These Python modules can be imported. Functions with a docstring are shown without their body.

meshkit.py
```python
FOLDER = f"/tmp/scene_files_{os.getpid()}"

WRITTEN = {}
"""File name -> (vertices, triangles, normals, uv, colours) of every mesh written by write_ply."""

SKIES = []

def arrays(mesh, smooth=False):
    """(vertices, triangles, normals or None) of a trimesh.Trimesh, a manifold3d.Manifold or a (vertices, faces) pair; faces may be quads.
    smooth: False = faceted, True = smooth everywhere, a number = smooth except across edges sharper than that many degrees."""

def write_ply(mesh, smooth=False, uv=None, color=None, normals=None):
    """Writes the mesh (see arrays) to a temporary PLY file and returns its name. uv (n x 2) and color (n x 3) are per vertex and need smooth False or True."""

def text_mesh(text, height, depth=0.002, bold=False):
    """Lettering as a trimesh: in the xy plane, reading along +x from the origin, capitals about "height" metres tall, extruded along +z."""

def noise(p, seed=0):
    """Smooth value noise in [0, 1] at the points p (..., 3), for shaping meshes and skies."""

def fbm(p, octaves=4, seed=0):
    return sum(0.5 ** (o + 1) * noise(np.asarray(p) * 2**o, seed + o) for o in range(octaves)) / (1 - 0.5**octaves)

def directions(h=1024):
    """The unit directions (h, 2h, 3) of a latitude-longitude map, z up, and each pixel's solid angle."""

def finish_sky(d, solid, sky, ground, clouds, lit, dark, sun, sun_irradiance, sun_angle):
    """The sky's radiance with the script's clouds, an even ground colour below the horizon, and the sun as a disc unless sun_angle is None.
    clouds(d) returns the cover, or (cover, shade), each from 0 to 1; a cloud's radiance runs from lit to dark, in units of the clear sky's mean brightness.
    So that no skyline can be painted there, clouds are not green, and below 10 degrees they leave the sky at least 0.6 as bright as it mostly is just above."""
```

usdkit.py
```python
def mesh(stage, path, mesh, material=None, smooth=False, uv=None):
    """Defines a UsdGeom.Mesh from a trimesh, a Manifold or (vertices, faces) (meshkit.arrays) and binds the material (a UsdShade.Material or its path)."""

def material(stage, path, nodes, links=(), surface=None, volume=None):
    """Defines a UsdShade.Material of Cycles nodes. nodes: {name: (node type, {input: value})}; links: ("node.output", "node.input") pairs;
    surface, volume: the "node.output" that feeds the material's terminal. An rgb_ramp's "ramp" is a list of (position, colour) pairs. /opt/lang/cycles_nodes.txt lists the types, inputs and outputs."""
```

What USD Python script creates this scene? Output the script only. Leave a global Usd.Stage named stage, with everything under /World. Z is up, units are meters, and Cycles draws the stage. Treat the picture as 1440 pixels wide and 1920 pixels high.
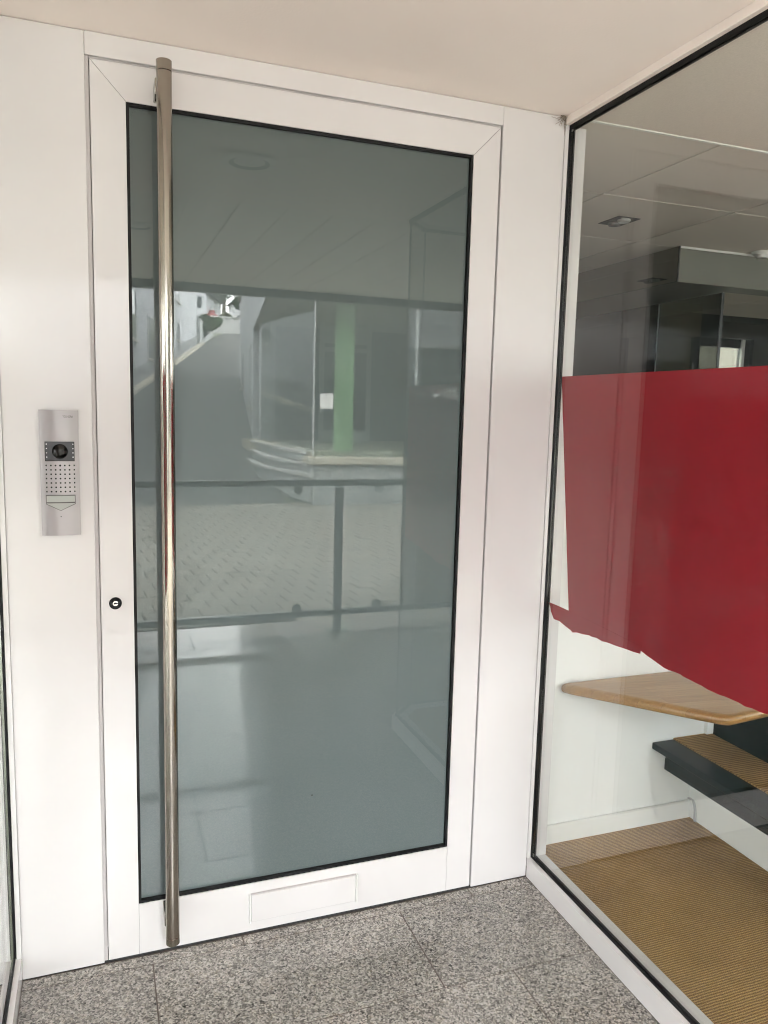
import math, random
import numpy as np, trimesh, usdkit, meshkit
from scipy.spatial import ConvexHull
from shapely.geometry import Polygon
from pxr import Usd, UsdGeom, UsdShade, UsdLux, Gf, Sdf, Vt

random.seed(7)
RNG = np.random.default_rng(7)
stage = Usd.Stage.CreateInMemory()
UsdGeom.SetStageUpAxis(stage, UsdGeom.Tokens.z)
UsdGeom.SetStageMetersPerUnit(stage, 1.0)
world = UsdGeom.Xform.Define(stage, '/World')
stage.SetDefaultPrim(world.GetPrim())
UsdGeom.Scope.Define(stage, '/World/Looks')

# ------------------------------------------------------------------ camera, sky, sun, exposure
EXPOSURE = 4.5
cam = UsdGeom.Camera.Define(stage, '/World/camera')
RIGHT = np.array([0.93847776, -0.34439298, 0.02555314])
DOWN = np.array([-0.02058473, -0.12964933, -0.99134622])
FWD = np.array([0.34472563, 0.92983037, -0.12876225])
CPOS = (0.0015202, -1.8907050, 1.3826269)
m = Gf.Matrix4d(*RIGHT, 0, *(-DOWN), 0, *(-FWD), 0, *CPOS, 1)
cam.AddTransformOp().Set(m)
cam.CreateHorizontalApertureAttr(36.0)
cam.CreateVerticalApertureAttr(48.0)
cam.CreateFocalLengthAttr(36.0 * 1454.648 / 1440.0)
cam.CreateClippingRangeAttr(Gf.Vec2f(0.02, 2000))
cam.CreateExposureAttr(EXPOSURE)

SUN_DIR = np.array([-0.80, -0.22, 1.05]); SUN_DIR /= np.linalg.norm(SUN_DIR)
SUN_EL = math.asin(SUN_DIR[2]); SUN_ROT = math.atan2(SUN_DIR[0], SUN_DIR[1])
dome = UsdLux.DomeLight.Define(stage, '/World/sky')
sky_mat = usdkit.material(stage, '/World/Looks/sky_overcast', {
    'sky': ('sky_texture', {'sky_type': 'single_scattering', 'sun_disc': False, 'sun_elevation': SUN_EL, 'sun_rotation': SUN_ROT}),
    'tc': ('texture_coordinate', {}),
    'n': ('noise_texture', {'scale': 2.2, 'detail': 5.0, 'roughness': 0.55}),
    'cl': ('rgb_ramp', {'ramp': [(0.25, (6.6, 6.7, 6.9)), (0.5, (8.6, 8.6, 8.5)), (0.75, (10.5, 10.4, 10.0))]}),
    'cov': ('rgb_ramp', {'ramp': [(0.28, (0.72, 0.72, 0.72)), (0.5, (0.95, 0.95, 0.95))]}),
    'mx': ('mix', {}),
    'bg': ('background_shader', {'strength': 0.14})},
    [('tc.generated', 'n.vector'), ('n.fac', 'cl.fac'), ('n.fac', 'cov.fac'), ('cov.color', 'mx.fac'),
     ('sky.color', 'mx.color1'), ('cl.color', 'mx.color2'), ('mx.color', 'bg.color')], surface='bg.background')
UsdShade.MaterialBindingAPI.Apply(dome.GetPrim()).Bind(sky_mat)
dome.GetPrim().SetCustomDataByKey('kind', 'structure')
sun = UsdLux.DistantLight.Define(stage, '/World/sun')
sun.CreateIntensityAttr(0.2); sun.CreateAngleAttr(30.0); sun.CreateNormalizeAttr(True)
sun.CreateColorAttr(Gf.Vec3f(1.0, 0.94, 0.87))
zax = SUN_DIR; xax = np.cross([0, 0, 1.0], zax); xax /= np.linalg.norm(xax); yax = np.cross(zax, xax)
sun.AddTransformOp().Set(Gf.Matrix4d(*xax, 0, *yax, 0, *zax, 0, 0, 0, 30, 1))

# ------------------------------------------------------------------ materials
MATS = {}
def mat(name, nodes, links=(), surface='p.BSDF'):
    MATS[name] = usdkit.material(stage, '/World/Looks/' + name, nodes, links, surface=surface)
    return MATS[name]

def paint(name, col, rough=0.4, var=0.06, scale=3.0, spec=0.5, metallic=0.0, bump=0.0, bscale=60.0, coat=0.0, aniso=None):
    """Plain coated surface with slight tone variation and fine relief."""
    c = np.array(col, float)
    nodes = {'g': ('geometry', {}), 'n': ('noise_texture', {'scale': scale, 'detail': 4.0, 'roughness': 0.6}),
             'r': ('rgb_ramp', {'ramp': [(0.25, tuple(c * (1 - var))), (0.75, tuple(np.minimum(c * (1 + var), 0.95)))]}),
             'p': ('principled_bsdf', {'roughness': rough, 'metallic': metallic, 'specular_ior_level': spec, 'coat_weight': coat})}
    links = [('g.position', 'n.vector'), ('n.fac', 'r.fac'), ('r.color', 'p.base_color')]
    if bump > 0:
        nodes['n2'] = ('noise_texture', {'scale': bscale, 'detail': 3.0})
        nodes['b'] = ('bump', {'strength': 1.0, 'distance': bump})
        links += [('g.position', 'n2.vector'), ('n2.fac', 'b.height'), ('b.normal', 'p.normal')]
    return mat(name, nodes, links)

# white powder coat: glossy, lightly smudged
mat('white_coat', {
    'g': ('geometry', {}), 'n': ('noise_texture', {'scale': 1.6, 'detail': 5.0, 'roughness': 0.6}),
    'n3': ('noise_texture', {'scale': 9.0, 'detail': 6.0, 'roughness': 0.7}),
    'r': ('rgb_ramp', {'ramp': [(0.3, (0.628, 0.604, 0.600)), (0.7, (0.662, 0.640, 0.638))]}),
    'rr': ('map_range', {'from_min': 0.3, 'from_max': 0.75, 'to_min': 0.06, 'to_max': 0.16}),
    'n2': ('noise_texture', {'scale': 5.0, 'detail': 2.0}),
    'b': ('bump', {'strength': 1.0, 'distance': 0.0006}),
    'p': ('principled_bsdf', {'specular_ior_level': 0.5})},
    [('g.position', 'n.vector'), ('g.position', 'n2.vector'), ('g.position', 'n3.vector'), ('n.fac', 'r.fac'), ('r.color', 'p.base_color'),
     ('n3.fac', 'rr.value'), ('rr.result', 'p.roughness'), ('n2.fac', 'b.height'), ('b.normal', 'p.normal')])
paint('groove_grey', (0.50, 0.47, 0.47), 0.5)
paint('black_rubber', (0.006, 0.006, 0.007), 0.55, var=0.2, spec=0.3)
paint('dark_gap', (0.03, 0.03, 0.03), 0.8)
paint('plaster_cream', (0.86, 0.775, 0.72), 0.75, var=0.025, scale=2.0, spec=0.2, bump=0.0004, bscale=180)
paint('plank_white', (0.74, 0.71, 0.65), 0.45, var=0.03, scale=4)
paint('interior_white', (0.78, 0.785, 0.765), 0.5, var=0.02, scale=2, spec=0.3, bump=0.0004, bscale=120)
paint('skirting_white', (0.74, 0.745, 0.72), 0.35, var=0.03)
paint('ceiling_tile', (0.69, 0.63, 0.57), 0.85, var=0.06, scale=260, spec=0.15, bump=0.0008, bscale=300)
paint('ceiling_board', (0.72, 0.65, 0.585), 0.85, var=0.09, scale=330, spec=0.15, bump=0.001, bscale=330)
paint('bulkhead_grey', (0.17, 0.17, 0.145), 0.45, var=0.04, spec=0.5)
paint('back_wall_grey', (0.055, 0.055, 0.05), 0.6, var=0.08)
paint('column_beige', (0.42, 0.38, 0.28), 0.6, var=0.04)
paint('dark_lacquer', (0.004, 0.010, 0.011), 0.22, var=0.2, spec=0.22)
paint('dark_metal', (0.03, 0.03, 0.03), 0.35)
paint('fixture_black', (0.012, 0.012, 0.012), 0.5, var=0.2)
paint('lamp_white', (0.75, 0.75, 0.72), 0.35)
paint('rail_grey', (0.085, 0.09, 0.092), 0.42, var=0.08, scale=20)
paint('clamp_black', (0.03, 0.032, 0.033), 0.5)
paint('chrome', (0.55, 0.54, 0.53), 0.15, metallic=1.0, var=0.03)
paint('render_white', (0.46, 0.47, 0.49), 0.8, var=0.05, scale=0.6, spec=0.2, bump=0.003, bscale=40)
paint('facade_grey', (0.30, 0.285, 0.26), 0.8, var=0.06, scale=0.8)
paint('plinth_grey', (0.20, 0.205, 0.21), 0.8, var=0.1, scale=2)
paint('concrete', (0.42, 0.42, 0.41), 0.85, var=0.1, scale=2)
paint('kerb_stone', (0.40, 0.37, 0.30), 0.85, var=0.15, scale=4)
paint('asphalt', (0.08, 0.08, 0.078), 0.85, var=0.16, scale=1.2, spec=0.3, bump=0.004, bscale=70)
paint('ground_earth', (0.10, 0.11, 0.07), 0.9, var=0.3, scale=0.4)
paint('house_dark_glass', (0.018, 0.022, 0.026), 0.06, var=0.2)
paint('shade_glass', (0.03, 0.034, 0.034), 0.25, var=0.15, spec=0.15)
paint('shop_recess', (0.075, 0.08, 0.078), 0.7, var=0.1)
paint('soffit_beige', (0.34, 0.315, 0.285), 0.8, var=0.03)
paint('green_paint', (0.26, 0.40, 0.215), 0.35, var=0.05)
paint('frame_alu', (0.42, 0.43, 0.43), 0.35, metallic=0.0)
paint('paper_white', (0.75, 0.74, 0.72), 0.7)
paint('ink_dark', (0.05, 0.05, 0.06), 0.7)
paint('letter_white', (0.88, 0.88, 0.86), 0.5)
paint('roof_slate', (0.06, 0.06, 0.065), 0.7, var=0.2, scale=2)
paint('bark', (0.09, 0.07, 0.05), 0.9, var=0.3, scale=6)
paint('car_red', (0.20, 0.018, 0.02), 0.2, coat=0.5)
paint('car_white', (0.7, 0.7, 0.7), 0.2, coat=0.5)
paint('tyre', (0.02, 0.02, 0.02), 0.8)
paint('pot_dark', (0.035, 0.035, 0.038), 0.5)
paint('dirt_brown', (0.10, 0.07, 0.045), 0.95, var=0.4, scale=120)
paint('fibre_grey', (0.26, 0.21, 0.16), 0.9)
paint('fly_black', (0.01, 0.01, 0.01), 0.6)
paint('court_cream', (0.24, 0.23, 0.19), 0.7, var=0.05)
paint('floor_pale', (0.30, 0.29, 0.27), 0.4, var=0.05)

def foliage(name, a, b):
    mat(name, {'oi': ('geometry', {}), 'r': ('rgb_ramp', {'ramp': [(0.0, a), (1.0, b)]}),
               'd': ('principled_bsdf', {'roughness': 0.55, 'specular_ior_level': 0.3}), 't': ('translucent_bsdf', {}),
               'mx': ('mix_closure', {'fac': 0.3})},
        [('oi.random_per_island', 'r.fac'), ('r.color', 'd.base_color'), ('r.color', 't.color'), ('d.BSDF', 'mx.closure1'), ('t.BSDF', 'mx.closure2')], surface='mx.closure')
foliage('leaf_green', (0.035, 0.065, 0.018), (0.10, 0.15, 0.05))
foliage('leaf_dark', (0.045, 0.065, 0.035), (0.10, 0.12, 0.06))
foliage('leaf_rust', (0.07, 0.07, 0.03), (0.17, 0.10, 0.04))

# window glass: straight-through with view-angle reflection (works from both sides)
def glass(name, tint, r0, rough=0.0):
    mat(name, {'lw': ('layer_weight', {'blend': 0.5}),
               'pw': ('math', {'math_type': 'power', 'value2': 5.0}),
               'mu': ('math', {'math_type': 'multiply_add', 'value2': 1.0 - r0, 'value3': r0}),
               't': ('transparent_bsdf', {'color': tint}), 'gl': ('glossy_bsdf', {'color': (1, 1, 1), 'roughness': rough}),
               'mx': ('mix_closure', {})},
        [('lw.facing', 'pw.value1'), ('pw.value', 'mu.value1'), ('mu.value', 'mx.fac'), ('t.BSDF', 'mx.closure1'), ('gl.BSDF', 'mx.closure2')],
        surface='mx.closure')
glass('clear_glass', (0.965, 0.975, 0.968), 0.045)
glass('tinted_glass', (0.42, 0.43, 0.41), 0.05)
glass('shop_glass', (0.90, 0.93, 0.92), 0.05)

# satin glass of the door: a clear front surface over the satin-finished grey-green back
paint('satin_back', (0.166, 0.192, 0.194), 0.6, var=0.02, scale=0.9, spec=0.0)
mat('door_glass', {'lw': ('layer_weight', {'blend': 0.5}), 'pw': ('math', {'math_type': 'power', 'value2': 5.0}),
                   'mu': ('math', {'math_type': 'multiply_add', 'value2': 0.938, 'value3': 0.062}),
                   'ge': ('geometry', {}), 'inv': ('math', {'math_type': 'subtract', 'value1': 1.0}), 'fm': ('math', {'math_type': 'multiply'}),
                   't': ('transparent_bsdf', {'color': (0.97, 0.985, 0.98)}), 'gl': ('glossy_bsdf', {'color': (1, 1, 1), 'roughness': 0.0}), 'mx': ('mix_closure', {})},
    [('lw.facing', 'pw.value1'), ('pw.value', 'mu.value1'), ('ge.backfacing', 'inv.value2'), ('mu.value', 'fm.value1'), ('inv.value', 'fm.value2'),
     ('fm.value', 'mx.fac'), ('t.BSDF', 'mx.closure1'), ('gl.BSDF', 'mx.closure2')], surface='mx.closure')

# brushed steel tube
mat('brushed_steel', {
    'g': ('geometry', {}), 'mp': ('mapping', {'scale': (700.0, 700.0, 3.0)}), 'n': ('noise_texture', {'scale': 1.0, 'detail': 3.0}),
    'r': ('rgb_ramp', {'ramp': [(0.3, (0.355, 0.325, 0.285)), (0.7, (0.375, 0.343, 0.30))]}),
    'rr': ('map_range', {'from_min': 0.3, 'from_max': 0.7, 'to_min': 0.125, 'to_max': 0.15}),
    'p': ('principled_bsdf', {'metallic': 1.0})},
    [('g.position', 'mp.vector'), ('mp.vector', 'n.vector'), ('n.fac', 'r.fac'), ('r.color', 'p.base_color'), ('n.fac', 'rr.value'), ('rr.result', 'p.roughness')])
paint('grey_mirror', (0.36, 0.36, 0.33), 0.04, metallic=1.0, var=0.01)
paint('alu_satin', (0.36, 0.34, 0.345), 0.38, metallic=0.45, var=0.03, scale=14)
paint('camera_black', (0.035, 0.036, 0.042), 0.3)
paint('dome_black', (0.006, 0.006, 0.006), 0.03)
paint('led_clear', (0.55, 0.56, 0.58), 0.2)
paint('name_plate', (0.36, 0.375, 0.35), 0.35)
paint('hole_black', (0.01, 0.01, 0.01), 0.8)
paint('print_grey', (0.10, 0.09, 0.09), 0.6)

# speckled granite, polished
def granite(name, tint, rough):
    t = np.array(tint)
    stops = [(0.0, 0.015), (0.20, 0.03), (0.28, 0.12), (0.44, 0.22), (0.62, 0.35), (0.82, 0.50), (1.0, 0.66)]
    mat(name, {
        'g': ('geometry', {}),
        'w': ('noise_texture', {'scale': 160.0, 'detail': 2.0}), 'sc': ('vector_math', {'vector_math_type': 'scale', 'scale': 0.006} if False else {'math_type': 'scale', 'scale': 0.006}),
        'ad': ('vector_math', {'math_type': 'add'}),
        'v': ('voronoi_texture', {'scale': 260.0, 'feature': 'f1'}), 's': ('separate_color', {}),
        'r': ('rgb_ramp', {'ramp': [(a, tuple(t * b)) for a, b in stops]}),
        'v2': ('voronoi_texture', {'scale': 120.0, 'feature': 'f1'}), 's2': ('separate_color', {}),
        'r2': ('rgb_ramp', {'ramp': [(0.0, tuple(t * 0.05)), (0.14, tuple(t * 0.30)), (0.75, tuple(t * 0.34)), (0.9, (0.42, 0.37, 0.31)), (1.0, tuple(t * 0.55))]}),
        'mx': ('mix', {'fac': 0.38}),
        'n': ('noise_texture', {'scale': 5.0, 'detail': 3.0}), 'r3': ('rgb_ramp', {'ramp': [(0.3, (0.86, 0.86, 0.86)), (0.7, (1.06, 1.05, 1.04))]}),
        'mu': ('mix', {'mix_type': 'multiply', 'fac': 1.0}),
        'p': ('principled_bsdf', {'roughness': rough, 'specular_ior_level': 0.55})},
        [('g.position', 'w.vector'), ('w.color', 'sc.vector1'), ('sc.vector', 'ad.vector1'), ('g.position', 'ad.vector2'), ('ad.vector', 'v.vector'), ('ad.vector', 'v2.vector'),
         ('v.color', 's.color'), ('s.r', 'r.fac'), ('v2.color', 's2.color'), ('s2.g', 'r2.fac'), ('r.color', 'mx.color1'), ('r2.color', 'mx.color2'),
         ('g.position', 'n.vector'), ('n.fac', 'r3.fac'), ('mx.color', 'mu.color1'), ('r3.color', 'mu.color2'), ('mu.color', 'p.base_color')])
granite('granite_a', (0.92, 0.855, 0.795), 0.07)
granite('granite_b', (0.85, 0.79, 0.735), 0.085)
granite('granite_c', (0.97, 0.905, 0.84), 0.075)
paint('grout', (0.105, 0.082, 0.07), 0.85)

def paver_mat(name, c):
    paint(name, c, 0.85, var=0.16, scale=14, spec=0.3, bump=0.003, bscale=90)
paver_mat('paver_a', (0.185, 0.172, 0.15)); paver_mat('paver_b', (0.165, 0.154, 0.135)); paver_mat('paver_c', (0.205, 0.192, 0.168))
paint('paver_sand', (0.045, 0.042, 0.036), 0.9, var=0.2, scale=20)

# rough quarried stone of the plinth and steps
mat('quarry_stone', {
    'g': ('geometry', {}), 'v': ('voronoi_texture', {'scale': 26.0, 'feature': 'f1'}), 'n': ('noise_texture', {'scale': 9.0, 'detail': 6.0, 'roughness': 0.7, 'distortion': 1.5}),
    'r': ('rgb_ramp', {'ramp': [(0.25, (0.14, 0.15, 0.15)), (0.5, (0.30, 0.31, 0.31)), (0.75, (0.52, 0.53, 0.52))]}),
    'b': ('bump', {'distance': 0.02}), 'p': ('principled_bsdf', {'roughness': 0.8})},
    [('g.position', 'n.vector'), ('g.position', 'v.vector'), ('n.fac', 'r.fac'), ('r.color', 'p.base_color'), ('n.fac', 'b.height'), ('b.normal', 'p.normal')])

# sisal: ribs along x with a knotted weave
def sisal(name, pitch, wob):
  mat(name, {
    'g': ('geometry', {}), 'sp': ('separate_xyz', {}),
    'wob': ('noise_texture', {'scale': 26.0, 'detail': 2.0}), 'wm': ('math', {'math_type': 'multiply', 'value2': wob}), 'wy': ('math', {'math_type': 'add'}),
    'fy': ('math', {'math_type': 'multiply', 'value2': 2 * math.pi / pitch}), 'sy': ('math', {'math_type': 'sine'}),
    'fx': ('math', {'math_type': 'multiply', 'value2': 2 * math.pi / 0.006}), 'row': ('math', {'math_type': 'multiply', 'value2': 1 / pitch}), 'fl': ('math', {'math_type': 'floor'}),
    'fl2': ('math', {'math_type': 'multiply', 'value2': 2.1}), 'fx2': ('math', {'math_type': 'add'}), 'sx': ('math', {'math_type': 'sine'}),
    'h': ('math', {'math_type': 'multiply_add', 'value2': 0.35}),
    'hm': ('map_range', {'from_min': -1.3, 'from_max': 1.3, 'to_min': 0.0, 'to_max': 1.0}),
    'r': ('rgb_ramp', {'ramp': [(0.0, (0.17, 0.087, 0.028)), (0.35, (0.31, 0.180, 0.064)), (0.75, (0.49, 0.305, 0.120)), (1.0, (0.60, 0.405, 0.182))]}),
    'n': ('noise_texture', {'scale': 420.0, 'detail': 2.0}), 'r2': ('rgb_ramp', {'ramp': [(0.3, (0.62, 0.6, 0.58)), (0.7, (1.15, 1.12, 1.1))]}),
    'n4': ('noise_texture', {'scale': 6.0, 'detail': 3.0}), 'r4': ('rgb_ramp', {'ramp': [(0.3, (0.86, 0.85, 0.84)), (0.7, (1.05, 1.05, 1.05))]}),
    'mu': ('mix', {'mix_type': 'multiply', 'fac': 1.0}), 'mu2': ('mix', {'mix_type': 'multiply', 'fac': 1.0}),
    'b': ('bump', {'distance': 0.002}), 'p': ('principled_bsdf', {'roughness': 0.85, 'specular_ior_level': 0.2})},
    [('g.position', 'sp.vector'), ('g.position', 'wob.vector'), ('wob.fac', 'wm.value1'), ('sp.y', 'wy.value1'), ('wm.value', 'wy.value2'),
     ('wy.value', 'fy.value1'), ('fy.value', 'sy.value1'), ('wy.value', 'row.value1'), ('row.value', 'fl.value1'), ('fl.value', 'fl2.value1'),
     ('sp.x', 'fx.value1'), ('fx.value', 'fx2.value1'), ('fl2.value', 'fx2.value2'), ('fx2.value', 'sx.value1'), ('sx.value', 'h.value1'), ('sy.value', 'h.value3'),
     ('h.value', 'hm.value'), ('hm.result', 'r.fac'), ('g.position', 'n.vector'), ('n.fac', 'r2.fac'), ('r.color', 'mu.color1'), ('r2.color', 'mu.color2'),
     ('g.position', 'n4.vector'), ('n4.fac', 'r4.fac'), ('mu.color', 'mu2.color1'), ('r4.color', 'mu2.color2'), ('mu2.color', 'p.base_color'),
     ('hm.result', 'b.height'), ('b.normal', 'p.normal')])

sisal('sisal', 0.0070, 0.0035)
sisal('sisal_mat', 0.0105, 0.0025)

# beech block board: staves along x with grain
mat('beech', {
    'g': ('geometry', {}), 'rot': ('mapping', {'rotation': (0, 0, 0.12)}),
    'bk': ('brick_texture', {'scale': 1.0, 'brick_width': 0.34, 'row_height': 0.045, 'mortar_size': 0.0004, 'color1': (0.31, 0.165, 0.052), 'color2': (0.41, 0.24, 0.09), 'mortar': (0.22, 0.115, 0.035)}),
    'mp': ('mapping', {'scale': (10.0, 160.0, 160.0)}), 'n': ('noise_texture', {'scale': 1.0, 'detail': 4.0, 'distortion': 0.6}),
    'r': ('rgb_ramp', {'ramp': [(0.3, (0.80, 0.77, 0.72)), (0.7, (1.06, 1.05, 1.04))]}), 'mu': ('mix', {'mix_type': 'multiply', 'fac': 1.0}),
    'p': ('principled_bsdf', {'roughness': 0.28, 'coat_weight': 0.25, 'coat_roughness': 0.15})},
    [('g.position', 'rot.vector'), ('rot.vector', 'bk.vector'), ('rot.vector', 'mp.vector'), ('mp.vector', 'n.vector'), ('n.fac', 'r.fac'), ('bk.color', 'mu.color1'), ('r.color', 'mu.color2'), ('mu.color', 'p.base_color')])

# red film, smooth and slightly wavy
mat('red_film', {
    'g': ('geometry', {}), 'n': ('noise_texture', {'scale': 2.4, 'detail': 2.0}),
    'r': ('rgb_ramp', {'ramp': [(0.3, (0.40, 0.010, 0.023)), (0.7, (0.44, 0.012, 0.027))]}),
    'n2': ('noise_texture', {'scale': 7.0, 'detail': 2.0}), 'b': ('bump', {'distance': 0.003}),
    'p': ('principled_bsdf', {'roughness': 0.5, 'specular_ior_level': 0.15})},
    [('g.position', 'n.vector'), ('n.fac', 'r.fac'), ('r.color', 'p.base_color'), ('g.position', 'n2.vector'), ('n2.fac', 'b.height'), ('b.normal', 'p.normal')])

# ------------------------------------------------------------------ scene helpers
USED = set()
def numbered(parent, name):
    p = f'{parent}/{name}'; k = 0
    while p in USED:
        k += 1; p = f'{parent}/{name}_{k:03d}'
    USED.add(p); return p

ORIGIN = {'/World': np.zeros(3)}
def meta(prim, label=None, category=None, group=None, kind=None):
    for k, v in (('label', label), ('category', category), ('group', group), ('kind', kind)):
        if v: prim.SetCustomDataByKey(k, v)
    return prim
def thing(name, loc=(0, 0, 0), label=None, category=None, group=None, kind=None, parent=None):
    """An Xform at the thing's base; its parts are given in world coordinates."""
    base = str(parent.GetPath()) if parent else '/World'
    path = numbered(base, name)
    x = UsdGeom.Xform.Define(stage, path)
    x.AddTranslateOp().Set(Gf.Vec3d(*(np.array(loc, float) - ORIGIN[base])))
    ORIGIN[path] = np.array(loc, float)
    return meta(x.GetPrim(), label, category, group, kind)
def obj(name, mesh, material, parent=None, label=None, category=None, group=None, kind=None, smooth=False):
    base = str(parent.GetPath()) if parent else '/World'
    path = numbered(base, name)
    v, f = mesh_vf(mesh)
    o = ORIGIN[base] if base in ORIGIN else np.zeros(3)
    ORIGIN[path] = o
    pm = usdkit.mesh(stage, path, (v - o, f), MATS[material], smooth=smooth)
    return meta(pm.GetPrim(), label, category, group, kind)
def mesh_vf(mesh):
    if isinstance(mesh, tuple): return np.asarray(mesh[0], float), np.asarray(mesh[1], int)
    return np.asarray(mesh.vertices, float), np.asarray(mesh.faces, int)
def join(meshes):
    V, F, n = [], [], 0
    for me in meshes:
        v, f = mesh_vf(me)
        if f.shape[1] == 4: f = np.vstack([f[:, [0, 1, 2]], f[:, [0, 2, 3]]])
        V.append(v); F.append(f + n); n += len(v)
    return np.vstack(V), np.vstack(F)

def hull_faces(v):
    h = ConvexHull(v); f = h.simplices.copy(); c = v.mean(0)
    for i, t in enumerate(f):
        n = np.cross(v[t[1]] - v[t[0]], v[t[2]] - v[t[0]])
        if n @ (v[t[0]] - c) < 0: f[i] = t[::-1]
    return f
def _cb(h, c):
    out = []
    for sx in (-1, 1):
        for sy in (-1, 1):
            for sz in (-1, 1):
                s = np.array([sx, sy, sz]); b = h * s
                for k in range(3):
                    d = np.full(3, c); d[k] = 0; out.append(b - s * d)
    return np.array(out)
CB_F = hull_faces(_cb(np.ones(3), 0.2))
BX_F = np.array([[0, 2, 1], [1, 2, 3], [4, 5, 6], [5, 7, 6], [0, 1, 4], [1, 5, 4], [2, 6, 3], [3, 6, 7], [0, 4, 2], [2, 4, 6], [1, 3, 5], [3, 7, 5]])
def box(x0, x1, y0, y1, z0, z1, c=0.0):
    x0, x1 = min(x0, x1), max(x0, x1); y0, y1 = min(y0, y1), max(y0, y1); z0, z1 = min(z0, z1), max(z0, z1)
    mid = np.array([(x0 + x1) / 2, (y0 + y1) / 2, (z0 + z1) / 2]); h = np.array([x1 - x0, y1 - y0, z1 - z0]) / 2
    c = min(c, h.min() * 0.45)
    if c <= 0:
        v = np.array([[x, y, z] for x in (x0, x1) for y in (y0, y1) for z in (z0, z1)], float)
        return v, BX_F.copy()
    return _cb(h, c) + mid, CB_F.copy()
def prism(pts, z0, z1):
    """Vertical prism over a polygon in plan."""
    me = trimesh.creation.extrude_polygon(Polygon(pts), z1 - z0, engine='earcut'); me.apply_translation((0, 0, z0)); return me
def face_prism(pts, axis, a0, a1):
    """Prism over a polygon in a vertical plane: pts are (x, z) for axis 1, (y, z) for axis 0."""
    me = trimesh.creation.extrude_polygon(Polygon(pts).buffer(0), abs(a1 - a0), engine='earcut')
    v = np.array(me.vertices); a = min(a0, a1) + v[:, 2]
    w = np.stack([v[:, 0], a, v[:, 1]], 1) if axis == 1 else np.stack([a, v[:, 0], v[:, 1]], 1)
    f = np.array(me.faces)
    return (w, f[:, ::-1]) if axis == 1 else (w, f)
def cyl(p0, p1, r, n=32, r1=None):
    p0, p1 = np.array(p0, float), np.array(p1, float); d = p1 - p0; L = np.linalg.norm(d); d /= L
    a = np.cross(d, [0, 0, 1.0] if abs(d[2]) < 0.9 else [1.0, 0, 0]); a /= np.linalg.norm(a); b = np.cross(d, a)
    t = np.linspace(0, 2 * np.pi, n, endpoint=False); ring = np.cos(t)[:, None] * a + np.sin(t)[:, None] * b
    r1 = r if r1 is None else r1
    v = np.vstack([p0 + r * ring, p1 + r1 * ring, [p0], [p1]])
    i = np.arange(n); j = (i + 1) % n
    f = np.vstack([np.stack([i, j, n + j], 1), np.stack([i, n + j, n + i], 1), np.stack([np.full(n, 2 * n), j, i], 1), np.stack([np.full(n, 2 * n + 1), n + i, n + j], 1)])
    return v, f
def lathe(profile, centre, axis=2, n=40):
    """profile: (radius, height) pairs."""
    me = trimesh.creation.revolve(np.array(profile, float), sections=n); v = np.array(me.vertices); f = np.array(me.faces)
    if axis == 1: v = np.stack([v[:, 0], -v[:, 2], v[:, 1]], 1)
    return v + np.array(centre), f
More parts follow.
